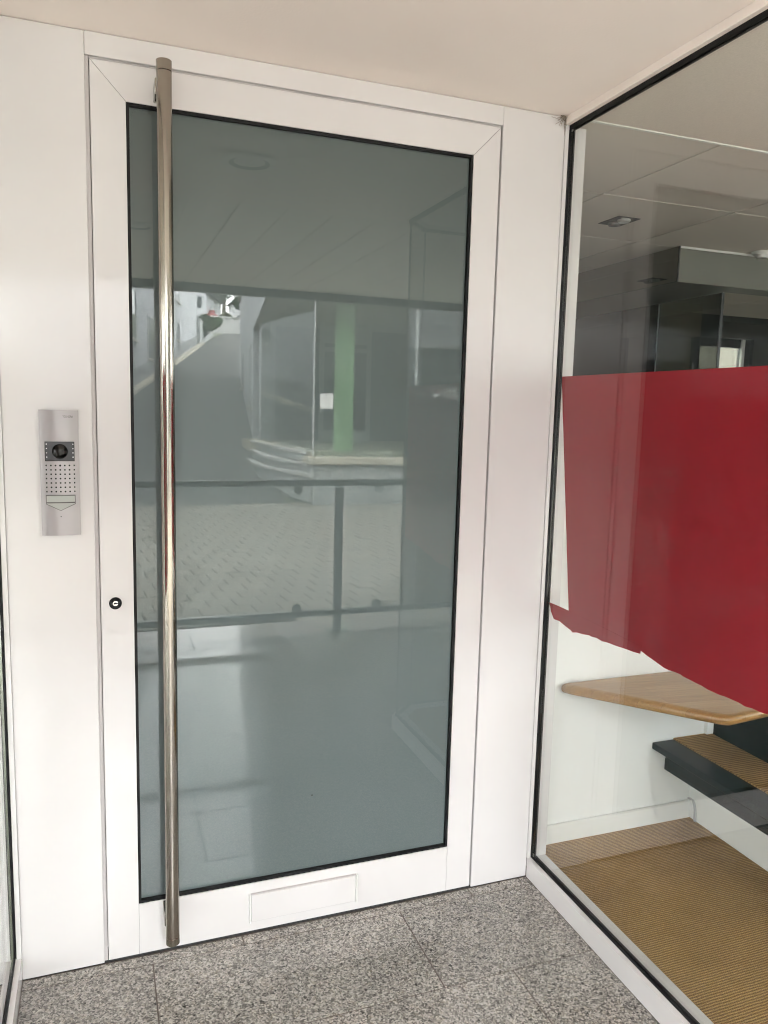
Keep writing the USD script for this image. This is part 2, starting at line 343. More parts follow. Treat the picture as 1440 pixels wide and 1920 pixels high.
def tube(points, r, n=8):
    p = np.asarray(points, float); t = np.gradient(p, axis=0); t /= np.linalg.norm(t, axis=1, keepdims=True)
    a = np.cross(t, np.where(np.abs(t[:, 2:]) < 0.9, [0, 0, 1.0], [1.0, 0, 0])); a /= np.linalg.norm(a, axis=1, keepdims=True); b = np.cross(t, a)
    ang = np.arange(n) * 2 * np.pi / n; rr = np.broadcast_to(r, (len(p),))
    v = p[:, None] + rr[:, None, None] * (np.cos(ang)[None, :, None] * a[:, None] + np.sin(ang)[None, :, None] * b[:, None])
    i, j = np.meshgrid(np.arange(len(p) - 1), np.arange(n), indexing='ij')
    q = np.stack([i * n + j, i * n + (j + 1) % n, (i + 1) * n + (j + 1) % n, (i + 1) * n + j], -1).reshape(-1, 4)
    return v.reshape(-1, 3), np.vstack([q[:, [0, 1, 2]], q[:, [0, 2, 3]]])

# ------------------------------------------------------------------ main dimensions (door wall front face is y = 0, the street lies at negative y)
XL, XR = -0.195, 1.190          # glass side walls of the entrance
ZC = 2.173                      # entrance ceiling
H = 2.1175                      # top of the door leaf
YC = -1.124                     # outer corner of the glass walls
YF = -1.242                     # shop front line
# ================================================================== GROUND, STREET
def street_z(yv):               # ground height at distance yv from the door
    return 0.14 * np.clip(np.asarray(yv, float) - 9.5, 0, 110) - 0.075
ys = np.array([-160, -60, -20, 0, 3, 6, 9.5, 20, 30, 40, 50, 60, 80, 100, 119.5, 180.0]); xs = np.linspace(-160, 160, 9)
gv = np.array([[x, -y, street_z(y) - 0.03] for y in ys for x in xs]); nx = len(xs)
gf = np.array([[a * nx + b, (a + 1) * nx + b, (a + 1) * nx + b + 1, a * nx + b + 1] for a in range(len(ys) - 1) for b in range(nx - 1)])
obj('ground', (gv, gf), 'ground_earth', kind='structure')
# asphalt street band and the side lane climbing the hill
def strip(left, right, lift):
    n = len(left); v = []
    for (xl, y), (xr, y2) in zip(left, right):
        v += [(xl, -y, street_z(y) + lift), (xr, -y2, street_z(y2) + lift)]
    f = [[2 * i, 2 * i + 2, 2 * i + 3, 2 * i + 1] for i in range(n - 1)]
    return np.array(v), np.array(f)
obj('street', strip([(-60, 2.0), (-60, 9.5)], [(60, 2.0), (60, 9.5)], 0.004), 'asphalt', kind='structure')
LW = lambda y: -1.7 + (y - 10) * (5.4 + 1.7) / 34.0      # left house wall along the lane
RW = lambda y: 2.31 + 0.149 * (y - 9.2)                  # right building along the lane
yl = [9.5, 12, 16, 20, 26, 32, 38, 44, 50, 56, 61]
obj('lane', strip([(LW(y) + (0.25 if y < 46 else 0.25 + (y - 46) * 0.02), y) for y in yl], [(RW(y) + 0.3 if y < 30 else RW(y) + 0.3 + (y - 30) * 0.06, y) for y in yl], 0.012), 'asphalt', kind='structure')
kv = []
for y in np.linspace(10, 46, 19):
    x = LW(y); z = float(street_z(y)); kv += [(x + 0.02, -y, z - 0.1), (x + 0.02, -y, z + 0.10), (x + 0.26, -y, z + 0.10), (x + 0.28, -y, z - 0.1)]
kf = [[4 * i + a, 4 * i + 4 + a, 4 * i + 5 + a, 4 * i + 1 + a] for i in range(18) for a in range(3)]
obj('lane_kerb', (np.array(kv), np.array(kf)), 'kerb_stone', kind='structure')

# paved forecourt: single stones
pave = thing('paving', (1.5, -6, -0.05), kind='structure')
obj('bedding_sand', box(-7, 10, -9.62, -2.93, -0.09, -0.060), 'paver_sand', pave)
def stone(cx, cy, lx, ly, ztop, rot, drop):
    b = 0.006; hx, hy = lx / 2, ly / 2
    v = [(-hx, -hy, -0.05), (hx, -hy, -0.05), (hx, hy, -0.05), (-hx, hy, -0.05), (-hx, -hy, -b), (hx, -hy, -b), (hx, hy, -b), (-hx, hy, -b),
         (-hx + b, -hy + b, 0), (hx - b, -hy + b, 0), (hx - b, hy - b, 0), (-hx + b, hy - b, 0)]
    f = [[i, (i + 1) % 4, 4 + (i + 1) % 4, 4 + i] for i in range(4)] + [[4 + i, 4 + (i + 1) % 4, 8 + (i + 1) % 4, 8 + i] for i in range(4)] + [[8, 9, 10, 11]]
    v = np.array(v, float); v[8:, 2] += np.array([drop, -drop, -drop, drop]) * 0.5
    c, s = math.cos(rot), math.sin(rot)
    v[:, :2] = v[:, :2] @ np.array([[c, s], [-s, c]]); v += (cx, cy, ztop); f = np.array(f)
    return v, np.vstack([f[:, [0, 1, 2]], f[:, [0, 2, 3]]])
stones = []
L_, D_, rot = 0.19, 0.225, math.radians(-4)
c, s = math.cos(rot), math.sin(rot)
for r in range(-60, 60):
    for k in range(-60, 60):
        u, w = (k + 0.5 * (r % 2)) * L_, r * D_
        x, y = 1.5 + c * u - s * w, -6.2 + s * u + c * w
        if -5 < x < 8.8 and -9.5 < y < -3.03:
            stones.append((x, y))
stones.sort(key=lambda q: (q[1] + 1.9) ** 2 * 0.35 + ((q[0] - 1.25) * 1.0) ** 2)
rest = []
for i, (x, y) in enumerate(stones):
    me = stone(x, y, L_ - 0.011, D_ - 0.011, -0.03 + RNG.normal(0, 0.0022), rot + RNG.normal(0, 0.006), RNG.normal(0, 0.003))
    if i < 300: obj('paving_stone', me, 'paver_' + 'abc'[RNG.integers(3)], pave)
    else: rest.append(me)
obj('paving_stones', join(rest), 'paver_a', pave, kind='stuff')

# ================================================================== ENTRANCE FLOOR: granite tiles
fl = thing('floor', (0.5, -1.4, 0), kind='structure')
obj('screed', box(-4.2, 5.2, -2.93, 0.05, -0.12, -0.0014), 'grout', fl)
def tile(x0, x1, y0, y1):
    g = 0.0017
    obj('tile', box(x0 + g, x1 - g, y0 + g, y1 - g, -0.02, RNG.normal(0, 0.0002), 0.0006), 'granite_' + 'abc'[RNG.integers(3)], fl)
rows = [(-0.037, 0.0), (-0.34, -0.037)] + [(-0.34 - 0.304 * (k + 1), -0.34 - 0.304 * k) for k in range(8)] + [(-2.93, -0.34 - 0.304 * 8)]
offs = [0.333, 0.105, 0.953, 0.30, 0.62, 0.10, 0.42, 0.75, 0.2, 0.5, 0.05]
for i, (y0, y1) in enumerate(rows):
    lo, hi = (XL, XR) if y1 > YC + 0.1 else (-4.2, 5.2)
    w = 0.661; x = offs[i] - 8 * w
    while x < hi:
        a, b = max(x, lo), min(x + w, hi)
        if b - a > 0.02: tile(a, b, y0, y1)
        x += w

# ================================================================== DOOR WALL
W_ = 'white_coat'
sur = thing('door_frame', (0.5, 0.03, 0), label='white coated aluminium frame with side panels around the entrance door', category='door frame')
obj('side_panel', box(XL + 0.001, -0.0085, 0, 0.06, 0.002, ZC - 0.001, 0.0012), W_, sur)
obj('side_panel', box(1.0045, XR - 0.001, 0, 0.06, 0.002, ZC - 0.001, 0.0012), W_, sur)
obj('header', box(-0.0079, 1.0039, 0, 0.06, H + 0.007, ZC - 0.001, 0.0008), W_, sur)
obj('rebate', join([box(-0.0083, 0.05, 0.0565, 0.0595, 0.003, H + 0.0065), box(-0.0084, -0.0004, 0.0045, 0.056, 0.003, H + 0.0064), box(0.95, 1.0043, 0.0565, 0.0595, 0.003, H + 0.0065), box(1.0012, 1.0043, 0.012, 0.056, 0.003, H + 0.0065), box(-0.002, 1.001, 0.008, 0.0585, H + 0.0035, H + 0.0065)]), 'groove_grey', sur)
obj('threshold', box(-0.008, 1.004, 0.004, 0.058, -0.003, 0.0055), 'dark_gap', sur)
# thin bead at the outer right of the wall and the joint under the side panels
obj('seal', join([box(XL, -0.008, 0.003, 0.05, -0.003, 0.0018), box(1.0045, XR, 0.003, 0.05, -0.003, 0.0018)]), 'dark_gap', sur)

door = thing('entrance_door', (0.5, 0.03, 0.006), label='white entrance door with one tall satin glass pane and a long steel bar handle', category='door')
d0, d1 = 0.0006, 0.0555
zb = 0.0075
px0, px1, pz0, pz1 = 0.0751, 0.9237, 0.1421, 2.0406
g = 0.0004
# mitred top corners, butted bottom rail
obj('stile', face_prism([(0.0015, zb), (px0 - g, zb), (px0 - g, pz1), (0.0015, H - g)], 1, d0, d1), W_, door)
obj('stile', face_prism([(px1 + g, zb), (0.9985, zb), (0.9985, H - g), (px1 + g, pz1)], 1, d0, d1), W_, door)
obj('top_rail', face_prism([(px0 + g, pz1 + g), (px1 - g, pz1 + g), (0.9985 - 2 * g, H), (0.0015 + 2 * g, H)], 1, d0, d1), W_, door)
obj('bottom_rail', box(px0 + g, px1 - g, d0, d1, zb, pz0 - g), W_, door)
gk = 0.0065
obj('glazing_seal', join([box(px0, px0 + gk, 0.003, 0.02, pz0, pz1), box(px1 - gk, px1, 0.003, 0.02, pz0, pz1),
                          box(px0 + gk, px1 - gk, 0.0032, 0.02, pz0, pz0 + gk), box(px0 + gk, px1 - gk, 0.0032, 0.02, pz1 - gk, pz1)]), 'black_rubber', door)
obj('glass_pane', box(px0 + 0.003, px1 - 0.003, 0.0075, 0.0135, pz0 + 0.003, pz1 - 0.003), 'door_glass', door)
obj('satin_layer', box(px0 + 0.003, px1 - 0.003, 0.0142, 0.03, pz0 + 0.003, pz1 - 0.003), 'satin_back', door)
# bar handle
hx, hy, hr = 0.151, -0.066, 0.0163
hd = thing('handle', (hx, hy, 0.06), parent=door, label='long vertical brushed steel bar handle')
obj('bar', cyl((hx, hy, 0.0865), (hx, hy, 2.0885), hr, 48), 'brushed_steel', hd, smooth=40)
for z0, z1 in ((2.0892, 2.112), (0.066, 0.0858)):
    obj('end_cap', lathe([(0, z0), (hr - 0.0012, z0), (hr + 0.0003, z0 + 0.0015), (hr + 0.0003, z1 - 0.0008), (hr - 0.0005, z1), (0, z1)], (hx, hy, 0), n=48), 'brushed_steel', hd, smooth=40)
for z in (2.062, 0.125):
    obj('standoff', box(hx - 0.0185, hx + 0.0045, hy + 0.006, 0.0004, z - 0.0165, z + 0.0165, 0.002), 'brushed_steel', hd, smooth=40)
# lock cylinder
lk = obj('lock', lathe([(0.0065, -0.002), (0.0068, 0.0035), (0.0125, 0.0045), (0.0142, 0.003), (0.0145, -0.001), (0.0065, -0.002)], (0.0335, 0, 0.9178), axis=1, n=40), 'black_rubber', door, smooth=40)
obj('cylinder', lathe([(0, -0.002), (0.0066, -0.002), (0.0066, 0.0022), (0.006, 0.0028), (0, 0.0028)], (0.0335, 0, 0.9178), axis=1, n=28), 'chrome', lk, smooth=40)
obj('keyway', join([box(0.0320, 0.0396, -0.0034, -0.0024, 0.9166, 0.9190), cyl((0.0320, -0.0024, 0.9178), (0.0320, -0.0035, 0.9178), 0.0023, 14)]), 'hole_black', lk)
# letter slot
ls = thing('letter_slot', (0.5, 0, 0.03), parent=door, label='white letter slot with a clear cover')
obj('flap', box(0.3565, 0.6455, -0.0065, 0.0003, 0.036, 0.1115, 0.0012), W_, ls)
obj('side_edge', box(0.3515, 0.3555, -0.0085, 0.0003, 0.0335, 0.1145, 0.001), 'lamp_white', ls)
obj('side_edge', box(0.6465, 0.6505, -0.0085, 0.0003, 0.0335, 0.1145, 0.001), 'lamp_white', ls)
obj('top_edge', box(0.3556, 0.6464, -0.0062, 0.0003, 0.1128, 0.1148, 0.0006), 'groove_grey', ls)
# tiny insect on the pane
fx, fz = 0.5205, 0.3605
obj('fly', join([lathe([(0, -0.0022), (0.0011, -0.0012), (0.0013, 0.0004), (0.0007, 0.002), (0, 0.0024)], (fx, 0.0063, fz), n=10),
                 face_prism([(fx - 0.0028, fz - 0.0026), (fx, fz + 0.001), (fx - 0.0005, fz - 0.002)], 1, 0.0064, 0.0066), face_prism([(fx + 0.0028, fz - 0.0026), (fx, fz + 0.001), (fx + 0.0005, fz - 0.002)], 1, 0.0064, 0.0066)]),
    'fly_black', label='tiny black fly sitting low on the satin glass pane', category='fly')

# ================================================================== INTERCOM
ix0, ix1, iz0, iz1 = -0.1195, -0.0378, 1.0855, 1.367
ic = thing('intercom', ((ix0 + ix1) / 2, 0, iz0), label='silver video door intercom on the white panel left of the door', category='intercom')
n = 14
prof = [(ix0 + (ix1 - ix0) * t, -0.0105 - 0.0075 * (1 - (2 * t - 1) ** 2)) for t in np.linspace(0, 1, n)]
plan = [(ix0, 0.0), *prof, (ix1, 0.0)]
obj('housing', prism(plan[::-1], iz0, iz1), 'alu_satin', ic, smooth=25)
ysurf = lambda x: -0.0105 - 0.0075 * (1 - (2 * (x - ix0) / (ix1 - ix0) - 1) ** 2)
xm = (ix0 + ix1) / 2
U = lambda u: ix0 + u * (ix1 - ix0)
Z = lambda v: iz1 - v * (iz1 - iz0)
cm = thing('camera_window', (xm, -0.018, Z(0.39)), parent=ic)
cw0, cw1 = U(0.135), U(0.885)
obj('window_plate', box(cw0, cw1, -0.0193, -0.012, Z(0.402), Z(0.248), 0.0006), 'camera_black', cm)
obj('window_rim', join([box(cw0, cw1, -0.0199, -0.0185, Z(0.402), Z(0.402) + 0.0016), box(cw0, cw1, -0.0199, -0.0185, Z(0.248) - 0.0016, Z(0.248)),
                        box(cw0, cw0 + 0.0016, -0.0198, -0.0185, Z(0.402) + 0.0016, Z(0.248) - 0.0016), box(cw1 - 0.0016, cw1, -0.0198, -0.0185, Z(0.402) + 0.0016, Z(0.248) - 0.0016)]), 'fixture_black', cm)
obj('lens_dome', lathe([(0.0165 * math.cos(a), 0.0125 * math.sin(a)) for a in np.linspace(0, math.pi / 2, 12)] + [(0, 0)], (U(0.515), -0.0192, Z(0.325)), axis=1, n=36), 'dome_black', cm, smooth=60)
for sx in (0.18, 0.845):
    for q in range(4):
        obj('lamp', cyl((U(sx), -0.019, Z(0.268 + 0.034 * q)), (U(sx), -0.0203, Z(0.268 + 0.034 * q)), 0.0013, 12), 'led_clear', cm)
for r in range(7):
    for q in range(7):
        x = U(0.16 + 0.117 * q)
        obj('speaker_hole', cyl((x, ysurf(x) + 0.001, Z(0.437 + 0.0347 * r)), (x, ysurf(x) - 0.00025, Z(0.437 + 0.0347 * r)), 0.0019 if not (r == 0 and q == 3) else 0.0023, 10), 'hole_black', ic)
bt = thing('call_button', (xm, -0.018, Z(0.75)), parent=ic)
def rim_poly(pts, w):
    P = Polygon(pts); return P.buffer(w, join_style=2), P
def plate(pts, name, material):
    P = Polygon(pts).buffer(0.0012, join_style=2)
    obj('button_groove', face_prism(list(P.exterior.coords)[:-1], 1, -0.0184, -0.012), 'print_grey', bt)
    obj(name, face_prism(pts, 1, -0.0189, -0.012), material, bt)
plate([(U(0.145), Z(0.728)), (U(0.865), Z(0.728)), (U(0.865), Z(0.678)), (U(0.145), Z(0.678))], 'name_field', 'name_plate')
plate([(U(0.145), Z(0.742)), (U(0.5), Z(0.795)), (U(0.865), Z(0.742)), (U(0.865), Z(0.7375)), (U(0.145), Z(0.7375))][::-1], 'arrow_key', 'name_plate')
obj('microphone_hole', cyl((xm, -0.017, Z(0.846)), (xm, -0.0184, Z(0.846)), 0.0012, 10), 'hole_black', ic)
tm = meshkit.text_mesh('TCS GIRA', 0.0042, 0.0004, bold=True); tv = np.array(tm.vertices)
tw = tv[:, 0].max()
xs0 = U(0.60); sc = (U(0.865) - U(0.60)) / tw
tvw = np.stack([xs0 + tv[:, 0] * sc, np.zeros(len(tv)), Z(0.058) + tv[:, 1]], 1); tvw[:, 1] = [ysurf(x) for x in tvw[:, 0]]; tvw[:, 1] += -0.0004 * (tv[:, 2] > 0.0002) + 0.0001
obj('lettering', (tvw, np.array(tm.faces)[:, ::1]), 'print_grey', ic)

# ================================================================== CEILING OVER THE ENTRANCE
ce = thing('ceiling', (0.5, -1.6, ZC), kind='structure')
obj('plaster_field', prism([(XL - 0.06, 0.06), (XR + 0.008, 0.06), (XR + 0.008, YC), (XR + 0.13, YF - 0.01), (XR + 0.13, -1.2495), (XL - 0.14, -1.2495), (XL - 0.14, YF - 0.01), (XL - 0.008, YC), (XL - 0.06, YC)][::-1], ZC, ZC + 0.03), 'plaster_cream', ce)
x = 0.346 - 0.195 * 20
obj('backing_board', box(-4.2, 5.2, -3.36, -1.2505, ZC + 0.0125, ZC + 0.03), 'lamp_white', ce)
while x < 5.0:
    obj('plank', box(x + 0.005, x + 0.195 - 0.005, -3.35, -1.262, ZC + 0.0005, ZC + 0.012, 0.0015), 'plank_white', ce)
    x += 0.195
obj('edge_profile', box(-4.2, 5.2, -3.41, -3.352, ZC - 0.052, ZC + 0.035, 0.002), 'rail_grey', ce)
def downlight(x, y, ro, label, group=None):
    t = thing('downlight', (x, y, ZC), label=label, category='downlight')
    obj('ring', lathe([(ro * 0.72, 0.0), (ro * 0.72, -0.006), (ro * 0.80, -0.010), (ro * 0.96, -0.007), (ro, -0.001), (ro, 0.0)], (x, y, ZC), n=40), 'lamp_white', t, smooth=40)
    obj('diffuser', lathe([(0, -0.002), (ro * 0.70, -0.002), (ro * 0.70, 0.0), (0, 0.0)], (x, y, ZC), n=40), 'lamp_white', t)
    obj('reflector', lathe([(ro * 0.55, -0.0021), (ro * 0.70, -0.0075), (ro * 0.715, -0.0075), (ro * 0.715, -0.0021)], (x, y, ZC), n=40), 'rail_grey', t)
downlight(0.482, -0.715, 0.092, 'round white downlight in the cream plaster ceiling mirrored in the door glass')
downlight(0.19, -1.83, 0.075, 'small round downlight in the white ceiling planks near the street')
# dirt and cobweb in the ceiling corner
fib = []
for k in range(26):
    p0 = np.array([XR - abs(RNG.normal(0, 0.012)), -0.001 - abs(RNG.normal(0, 0.006)), ZC - 0.001 - abs(RNG.normal(0, 0.004))])
    p1 = np.array([XR - abs(RNG.normal(0, 0.014)), -0.001 - abs(RNG.normal(0, 0.004)), ZC - 0.002 - abs(RNG.normal(0, 0.022))])
    mid = (p0 + p1) / 2 + RNG.normal(0, 0.002, 3)
    mid = np.minimum(mid, [XR, -0.0008, ZC - 0.0008])
    fib.append(tube([p0, mid, p1], 0.00055, 4))
obj('cobweb', join(fib), 'fibre_grey', label='small brown cobweb with dirt in the upper right ceiling corner', category='cobweb')

# ================================================================== GLASS WALLS BESIDE THE DOOR
def glass_wall(mirror, label):
    """Full-height glass wall running from the door wall to the street, with chamfered corner and front return."""
    X = (lambda x: x) if not mirror else (lambda x: XL - (x - XR))
    t = thing('glass_wall', (X(XR), -0.6, 0), label=label, category='glass wall')
    def bx(x0, x1, *a): return box(X(x0), X(x1), *a)
    def pr(pts, z0, z1):
        return prism([(X(a), b) for a, b in pts], z0, z1)
    C0, C1, C2, C3 = (XR, -0.001), (XR, YC), (XR + 0.118, YF), (6.0, YF)     # outer line of the profiles
    def band(o0, o1, z0, z1):
        k = math.tan(math.pi / 8)
        def line(o): return [(XR + o, -0.001), (XR + o, YC + o * k), (XR + 0.118 + o * k, YF + o), (5.2, YF + o)]
        a, b = line(o0), line(o1); return pr(a + b[::-1], z0, z1)
    obj('base_profile', band(0.0, 0.0125, 0.0, 0.0605), W_, t)
    obj('ledge', band(0.0285, 0.0625, 0.0, 0.0605), W_, t)
    obj('glazing_seal', join([band(0.0127, 0.0165, 0.01, 0.066), band(0.0248, 0.0283, 0.01, 0.066)]), 'black_rubber', t)
    obj('head_profile', band(0.0, 0.0125, 2.152, ZC - 0.0005), 'plaster_cream', t)
    obj('inner_head_profile', band(0.0285, 0.045, 2.150, ZC - 0.001), W_, t)
    obj('head_seal', join([band(0.0127, 0.0165, 2.140, ZC - 0.002), band(0.0248, 0.0283, 2.140, ZC - 0.002)]), 'black_rubber', t)
    e = 0.0008
    z0, z1 = 0.03, ZC - 0.004
    obj('pane', bx(XR + 0.0167, XR + 0.0246, YC + 0.0105, -0.003, z0, z1), 'clear_glass', t)
    k = math.tan(math.pi / 8)
    A0, A1 = (XR + 0.0167, YC + 0.0167 * k), (XR + 0.118 + 0.0167 * k, YF + 0.0167)
    B0, B1 = (XR + 0.0246, YC + 0.0246 * k), (XR + 0.118 + 0.0246 * k, YF + 0.0246)
    obj('corner_pane', pr([(A0[0] + e, A0[1] - e), (A1[0] - e, A1[1] + e), (B1[0] - e, B1[1] + e), (B0[0] + e, B0[1] - e)], z0, z1), 'clear_glass', t)
    obj('front_pane', bx(A1[0] + 2 * e, 5.2, YF + 0.0167, YF + 0.0246, z0, z1), 'clear_glass', t)
    obj('corner_joint', join([cyl((X(XR + 0.0206), YC + 0.0085, 0.062), (X(XR + 0.0206), YC + 0.0085, 2.145), 0.0042, 10), cyl((X(A1[0] + 0.0035), YF + 0.0205, 0.062), (X(A1[0] + 0.0035), YF + 0.0205, 2.145), 0.0042, 10)]), 'rail_grey', t)
    # vertical end at the door wall
    obj('post', bx(XR + 0.0285, XR + 0.0645, -0.002, 0.058, 0.0607, 2.1495), W_, t)
    obj('end_bead', bx(XR - 0.0008, XR + 0.0100, -0.004, 0.03, 0.0607, 2.1515), W_, t)
    obj('end_seal', join([bx(XR + 0.0102, XR + 0.0165, -0.006, 0.02, 0.0662, 2.1395), bx(XR + 0.0248, XR + 0.0283, -0.006, 0.02, 0.0662, 2.1395)]), 'black_rubber', t)
    return t
glass_wall(False, 'clear glass wall right of the entrance door showing the stairs inside')
glass_wall(True, 'clear glass wall left of the intercom panel, cut by the left picture edge')

# ================================================================== RED FILM INSIDE THE RIGHT GLASS
def jag(a, b, n, amp, seed):
    r = np.random.default_rng(seed); t = np.linspace(0, 1, n)
    off = np.cumsum(r.normal(0, amp, n)); off -= np.linspace(off[0], off[-1], n)
    return [(a[0] + (b[0] - a[0]) * q, a[1] + (b[1] - a[1]) * q + o) for q, o in zip(t, off)]
film = thing('window_film', (XR + 0.028, -0.55, 0.82), label='large red film covering the middle of the right glass wall', category='window film')
def sheet(poly, x, thick=0.0004, bulge=0.0):
    P = Polygon(poly).buffer(0)
    me = trimesh.creation.extrude_polygon(P, thick, engine='earcut')
    me = me.subdivide_to_size(0.06) if bulge else me
    v = np.array(me.vertices); w = np.stack([x + v[:, 2], v[:, 0], v[:, 1]], 1)
    if bulge: w[:, 0] += bulge * (meshkit.noise(np.stack([v[:, 0] * 5, v[:, 1] * 5, v[:, 0] * 0], 1), 3) - 0.2)
    return w, np.array(me.faces)
low = jag((-0.099, 0.846), (-0.41, 0.826), 14, 0.0004, 2) + jag((-0.41, 0.826), (-0.492, 0.811), 5, 0.0006, 3)[1:] + jag((-0.492, 0.811), (-0.751, 0.812), 16, 0.0013, 4)[1:] + jag((-0.751, 0.812), (-1.08, 0.852), 18, 0.002, 5)[1:]
sheet_main = sheet([(-0.001, 1.491), (-0.099, 0.846)] + low[1:] + [(-1.105, 0.86), (-1.105, 1.488)], XR + 0.0300, 0.0004)
obj('sheet', sheet_main, 'red_film', film)
fl_low = [(-0.006, 0.848), (-0.016, 0.824), (-0.032, 0.806), (-0.041, 0.8055), (-0.062, 0.807), (-0.098, 0.7995), (-0.118, 0.797), (-0.127, 0.7925), (-0.150, 0.7985), (-0.178, 0.8015), (-0.205, 0.8065), (-0.214, 0.8055), (-0.236, 0.8085), (-0.262, 0.8065), (-0.279, 0.8095), (-0.318, 0.8115), (-0.352, 0.8145), (-0.385, 0.8165), (-0.411, 0.8195), (-0.4135, 0.838), (-0.4155, 0.8415), (-0.4105, 0.8415)]
fl_top = [(-0.404, 0.838), (-0.33, 0.841), (-0.22, 0.845), (-0.1, 0.848), (-0.05, 0.8485)]
obj('folded_flap', sheet(fl_low + fl_top, XR + 0.0268, 0.0004), 'red_film', film, label='torn strip of film folded at the lower left')

film2 = thing('window_film', (XL - 0.028, -0.6, 0.82), label='red film inside the left glass wall, mirrored as a dark red streak in the handle', category='window film')
v_, f_ = sheet([(-0.16, 1.49), (-0.19, 0.85), (-0.6, 0.83), (-1.09, 0.85), (-1.09, 1.49)], 0, 0.0004)
v_[:, 0] = XL - 0.030 - v_[:, 0]
obj('sheet', (v_, f_[:, ::-1]), 'red_film', film2)

# ================================================================== INTERIOR BEHIND THE RIGHT GLASS
obj('interior_floor', box(1.256, 6.4, -1.19, 3.25, -0.06, 0.045), 'floor_pale', kind='structure')
iw = thing('interior_wall', (2.2, 0.1, 0.05), label='low white wall with skirting running behind the stairs inside', category='wall')
obj('wall_face', box(1.2565, 4.2, 0.06, 0.16, 0.046, 1.44), 'interior_white', iw)
obj('skirting', box(1.2566, 1.8442, 0.050, 0.0597, 0.052, 0.1165, 0.003), 'skirting_white', iw)
obj('carpet', box(1.2532, 1.8448, -1.17, 0.0497, 0.0455, 0.0555), 'sisal', label='brown ribbed sisal carpet on the floor behind the right glass', category='carpet')
st = thing('staircase', (2.1, -0.4, 0.045), label='low dark lacquered steps with sisal mats inside the right glass', category='staircase')
YE = -1.16
obj('riser', box(1.8455, 1.93, YE, 0.0592, 0.0456, 0.2365), 'interior_white', st, label='white riser under the dark tread')
obj('tread_support', box(1.7315, 1.93, YE, 0.0590, 0.237, 0.2776, 0.001), 'dark_lacquer', st)
obj('tread_support', box(1.738, 1.93, YE, 0.0588, 0.2779, 0.3155), 'dark_lacquer', st)
obj('tread', box(1.6745, 1.93, YE, 0.0585, 0.3158, 0.3375, 0.002), 'dark_lacquer', st)
obj('mat', box(1.758, 1.9105, YE + 0.01, 0.0565, 0.3378, 0.3425), 'sisal_mat', st)
obj('second_riser', box(1.9115, 1.93, YE, 0.045, 0.3378, 0.545), 'dark_lacquer', st)
obj('wall_strip', box(1.885, 1.93, 0.0455, 0.0595, 0.3432, 0.545), 'interior_white', st)
obj('landing', box(1.9305, 3.6, YE, 0.0588, 0.0456, 0.5455), 'dark_lacquer', st)
# beech board, rounded edge
pl = [(1.296, 0.0585), (1.300, 0.044), (1.313, 0.030), (1.597, -0.303), (1.612, -0.315), (1.632, -0.3135), (2.6, -0.20), (2.6, 0.0585)]
P = Polygon(pl).buffer(0)
rb, zt, zl = 0.017, 0.5765, 0.5462
def inset_ring(d): return P.buffer(-d, join_style=1)
layers = []
N = 9
base = P.buffer(-rb, join_style=1)
ring0 = np.array(base.exterior.coords)[:-1]
from shapely.geometry import LineString
s_tot = base.exterior.length
samples = [base.exterior.interpolate(q * s_tot / 160) for q in range(160)]
ctr = np.array([[q.x, q.y] for q in samples])
tan = np.roll(ctr, -1, 0) - np.roll(ctr, 1, 0); tan /= np.linalg.norm(tan, axis=1, keepdims=True)
area = 0.5 * np.sum(ctr[:, 0] * np.roll(ctr[:, 1], -1) - ctr[:, 1] * np.roll(ctr[:, 0], -1))
nor = np.stack([tan[:, 1], -tan[:, 0]], 1) * (1 if area > 0 else -1)
V = []
angs = np.linspace(math.pi / 2, -math.pi / 2, N)
for a in angs:
    e = rb * max(math.cos(a), 0) ** 0.8
    z = (zt + zl) / 2 + (zt - zl) / 2 * math.sin(a)
    q = ctr + nor * e; q[:, 1] = np.minimum(q[:, 1], 0.0588)
    V.append(np.column_stack([q, np.full(len(q), z)]))
V = np.vstack(V); M = 160; F = []
for a in range(N - 1):
    for i in range(M):
        j = (i + 1) % M; F += [[a * M + i, (a + 1) * M + i, (a + 1) * M + j], [a * M + i, (a + 1) * M + j, a * M + j]]
cap = trimesh.creation.triangulate_polygon(Polygon(ctr), engine='earcut')
cv, cf = cap; cv = np.asarray(cv); cf = np.asarray(cf)
if area < 0: F = [f[::-1] for f in F]
board = join([(V, np.array(F)), (np.column_stack([cv, np.full(len(cv), zt)]), cf), (np.column_stack([cv, np.full(len(cv), zl)]), cf[:, ::-1])])
obj('wooden_board', board, 'beech', label='wedge shaped beech board with rounded edge above the dark step', category='board', smooth=35)
# cable in the corner
cp = np.array([[1.828, 0.046, 0.128], [1.832, 0.040, 0.1295], [1.838, 0.036, 0.124], [1.842, 0.030, 0.105], [1.842, 0.026, 0.085], [1.840, 0.024, 0.068], [1.838, 0.018, 0.058]])
from scipy.interpolate import CubicSpline
tt = np.linspace(0, 1, len(cp)); cs = CubicSpline(tt, cp); cps = cs(np.linspace(0, 1, 40))
obj('cable', join([tube(cps, 0.0028, 8), tube(cps + [0.004, -0.004, -0.003], 0.0022, 8)]), 'frame_alu', label='short grey cable in the corner between skirting and white riser', category='cable', smooth=60)
